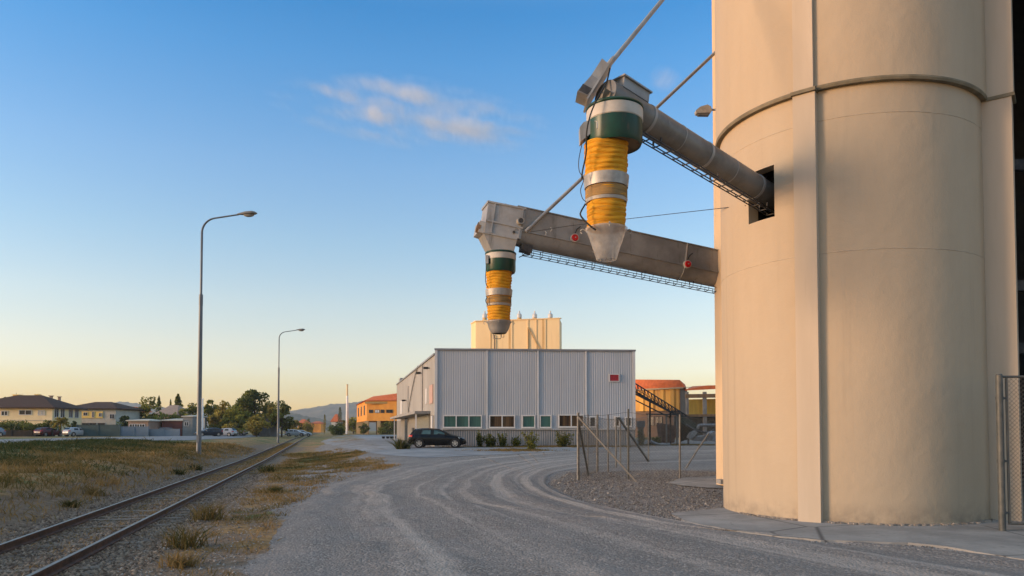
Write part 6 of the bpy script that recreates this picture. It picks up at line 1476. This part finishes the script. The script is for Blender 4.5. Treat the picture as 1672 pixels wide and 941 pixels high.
def cloud(name, label, px, py, wpx, hpx, Y, tilt, dens, seed):
    """a wispy cloud: a flat ellipsoid of thin, streaky vapour high in the sky"""
    c = P(px, py, Y); mb = MB(); n, m_ = 24, 12; vs = []
    a, b, d = wpx*Y/F/2, 45, hpx*Y/F/2
    for i in range(1, m_):
        th = PI*i/m_
        for k in range(n): ph = 2*PI*k/n; vs.append(c+V((a*math.sin(th)*math.cos(ph), b*math.sin(th)*math.sin(ph), d*math.cos(th)-tilt*a*math.sin(th)*math.cos(ph))))
    vs += [c+V((0, 0, d)), c-V((0, 0, d))]; T = len(vs)-2
    fs = [(i*n+k, i*n+(k+1) % n, (i+1)*n+(k+1) % n, (i+1)*n+k) for i in range(m_-2) for k in range(n)]+[(T, k, (k+1) % n) for k in range(n)]+[(T+1, (m_-2)*n+(k+1) % n, (m_-2)*n+k) for k in range(n)]
    mb.add(vs, fs)
    mt = bpy.data.materials.new(name+'_vapour'); mt.use_nodes = True; N = mt.node_tree.nodes; L = mt.node_tree.links; N.clear()
    out = N.new('ShaderNodeOutputMaterial'); pv = N.new('ShaderNodeVolumePrincipled'); L.new(pv.outputs[0], out.inputs['Volume'])
    pv.inputs['Color'].default_value = (.97, .97, .98, 1); pv.inputs['Anisotropy'].default_value = -.35
    tc = N.new('ShaderNodeTexCoord')
    def nz(sc, det, vec, dist=0):
        x = N.new('ShaderNodeTexNoise'); x.inputs['Scale'].default_value = sc; x.inputs['Detail'].default_value = det; x.inputs['Roughness'].default_value = .62; x.inputs['Distortion'].default_value = dist; L.new(vec, x.inputs['Vector']); return x.outputs['Fac']
    def mp(sc, rot, loc):
        r0 = N.new('ShaderNodeMapping'); r0.inputs['Rotation'].default_value = rot; L.new(tc.outputs['Object'], r0.inputs[0])
        x = N.new('ShaderNodeMapping'); x.inputs['Scale'].default_value = sc; x.inputs['Location'].default_value = loc; L.new(r0.outputs[0], x.inputs[0]); return x.outputs[0]
    def mth(op, a_, b_=0, clamp=False):
        x = N.new('ShaderNodeMath'); x.operation = op; x.use_clamp = clamp
        for i, v in ((0, a_), (1, b_)):
            if hasattr(v, 'links'): L.new(v, x.inputs[i])
            else: x.inputs[i].default_value = v
        return x.outputs[0]
    def rg_(v, a_, b_):
        x = N.new('ShaderNodeMapRange'); x.interpolation_type = 'SMOOTHSTEP'; x.inputs['From Min'].default_value = a_; x.inputs['From Max'].default_value = b_; L.new(v, x.inputs['Value']); return x.outputs['Result']
    def ridge(n_, k_): return mth('POWER', mth('SUBTRACT', 1.0, mth('ABSOLUTE', mth('MULTIPLY', mth('SUBTRACT', n_, .5), 2.6))), k_)
    s1_ = nz(1, 4, mp((.0034, .0008, .052), (0, -.14, 0), (seed, 0, 0)), .4); s2_ = nz(1, 4, mp((.0070, .0008, .075), (0, .15, 0), (seed+3, 2, 1)), .4); s3_ = nz(1, 5, mp((.006, .0008, .040), (0, -.16, 0), (seed+9, 5, 2)), .3)
    vl = N.new('ShaderNodeVectorMath'); vl.operation = 'LENGTH'; L.new(mp((1/a, 1/b, 1/d), (0, -math.atan(tilt), 0), (0, 0, 0)), vl.inputs[0])
    fall = mth('SUBTRACT', 1.0, rg_(vl.outputs['Value'], .3, 1.0))
    f = mth('MULTIPLY', mth('ADD', mth('ADD', mth('MULTIPLY', ridge(s1_, 20), 1.3), mth('MULTIPLY', ridge(s2_, 20), 1.1)), .01), rg_(s3_, .40, .66))
    L.new(mth('MULTIPLY', mth('MULTIPLY', f, fall), dens), pv.inputs['Density'])
    o = mb.build(name, mt, None, loc=c); tag(o, label, 'cloud'); return o
cloud('cloud', 'long wispy white cloud alone in the upper middle of the sky', 670, 184, 520, 135, 1500, .15, CLOUD, 9.7)
cloud('cloud', 'small faint cloud puff between the two stay rods near the silo', 1086, 128, 64, 44, 1500, .2, CLOUD*.30, 4.0)
if HAZE > 0:
    mb = MB(); mb.box((0, 1650, 75), (9400, 4100, 156)); mt = bpy.data.materials.new('haze_air'); mt.use_nodes = True; N = mt.node_tree.nodes; L = mt.node_tree.links; N.clear()
    out = N.new('ShaderNodeOutputMaterial'); pv = N.new('ShaderNodeVolumePrincipled'); pv.inputs['Color'].default_value = (.80, .88, 1, 1); pv.inputs['Density'].default_value = HAZE; L.new(pv.outputs[0], out.inputs['Volume'])
    o = mb.build('haze', mt); o['kind'] = 'stuff'
cam = bpy.data.cameras.new('camera'); co = bpy.data.objects.new('camera', cam); COL.objects.link(co); scene.camera = co
co.location = CAM; co.rotation_euler = (PI/2+PITCH, 0, 0); cam.sensor_width = 36; cam.lens = 36*F/1672; cam.shift_y = (PPY-470.5)/1672; cam.clip_end = 12000; cam.clip_start = .1
vs = scene.view_settings; vs.view_transform = 'Standard'; vs.look = 'None'; vs.gamma = 1; vs.use_curve_mapping = False; vs.exposure = EXPO
scene.display_settings.display_device = 'sRGB'
scene.cycles.max_bounces = 6; scene.cycles.transparent_max_bounces = 12; scene.cycles.volume_bounces = 4; scene.cycles.use_denoising = True
scene.cycles.volume_step_rate = .15; scene.cycles.volume_max_steps = 1024
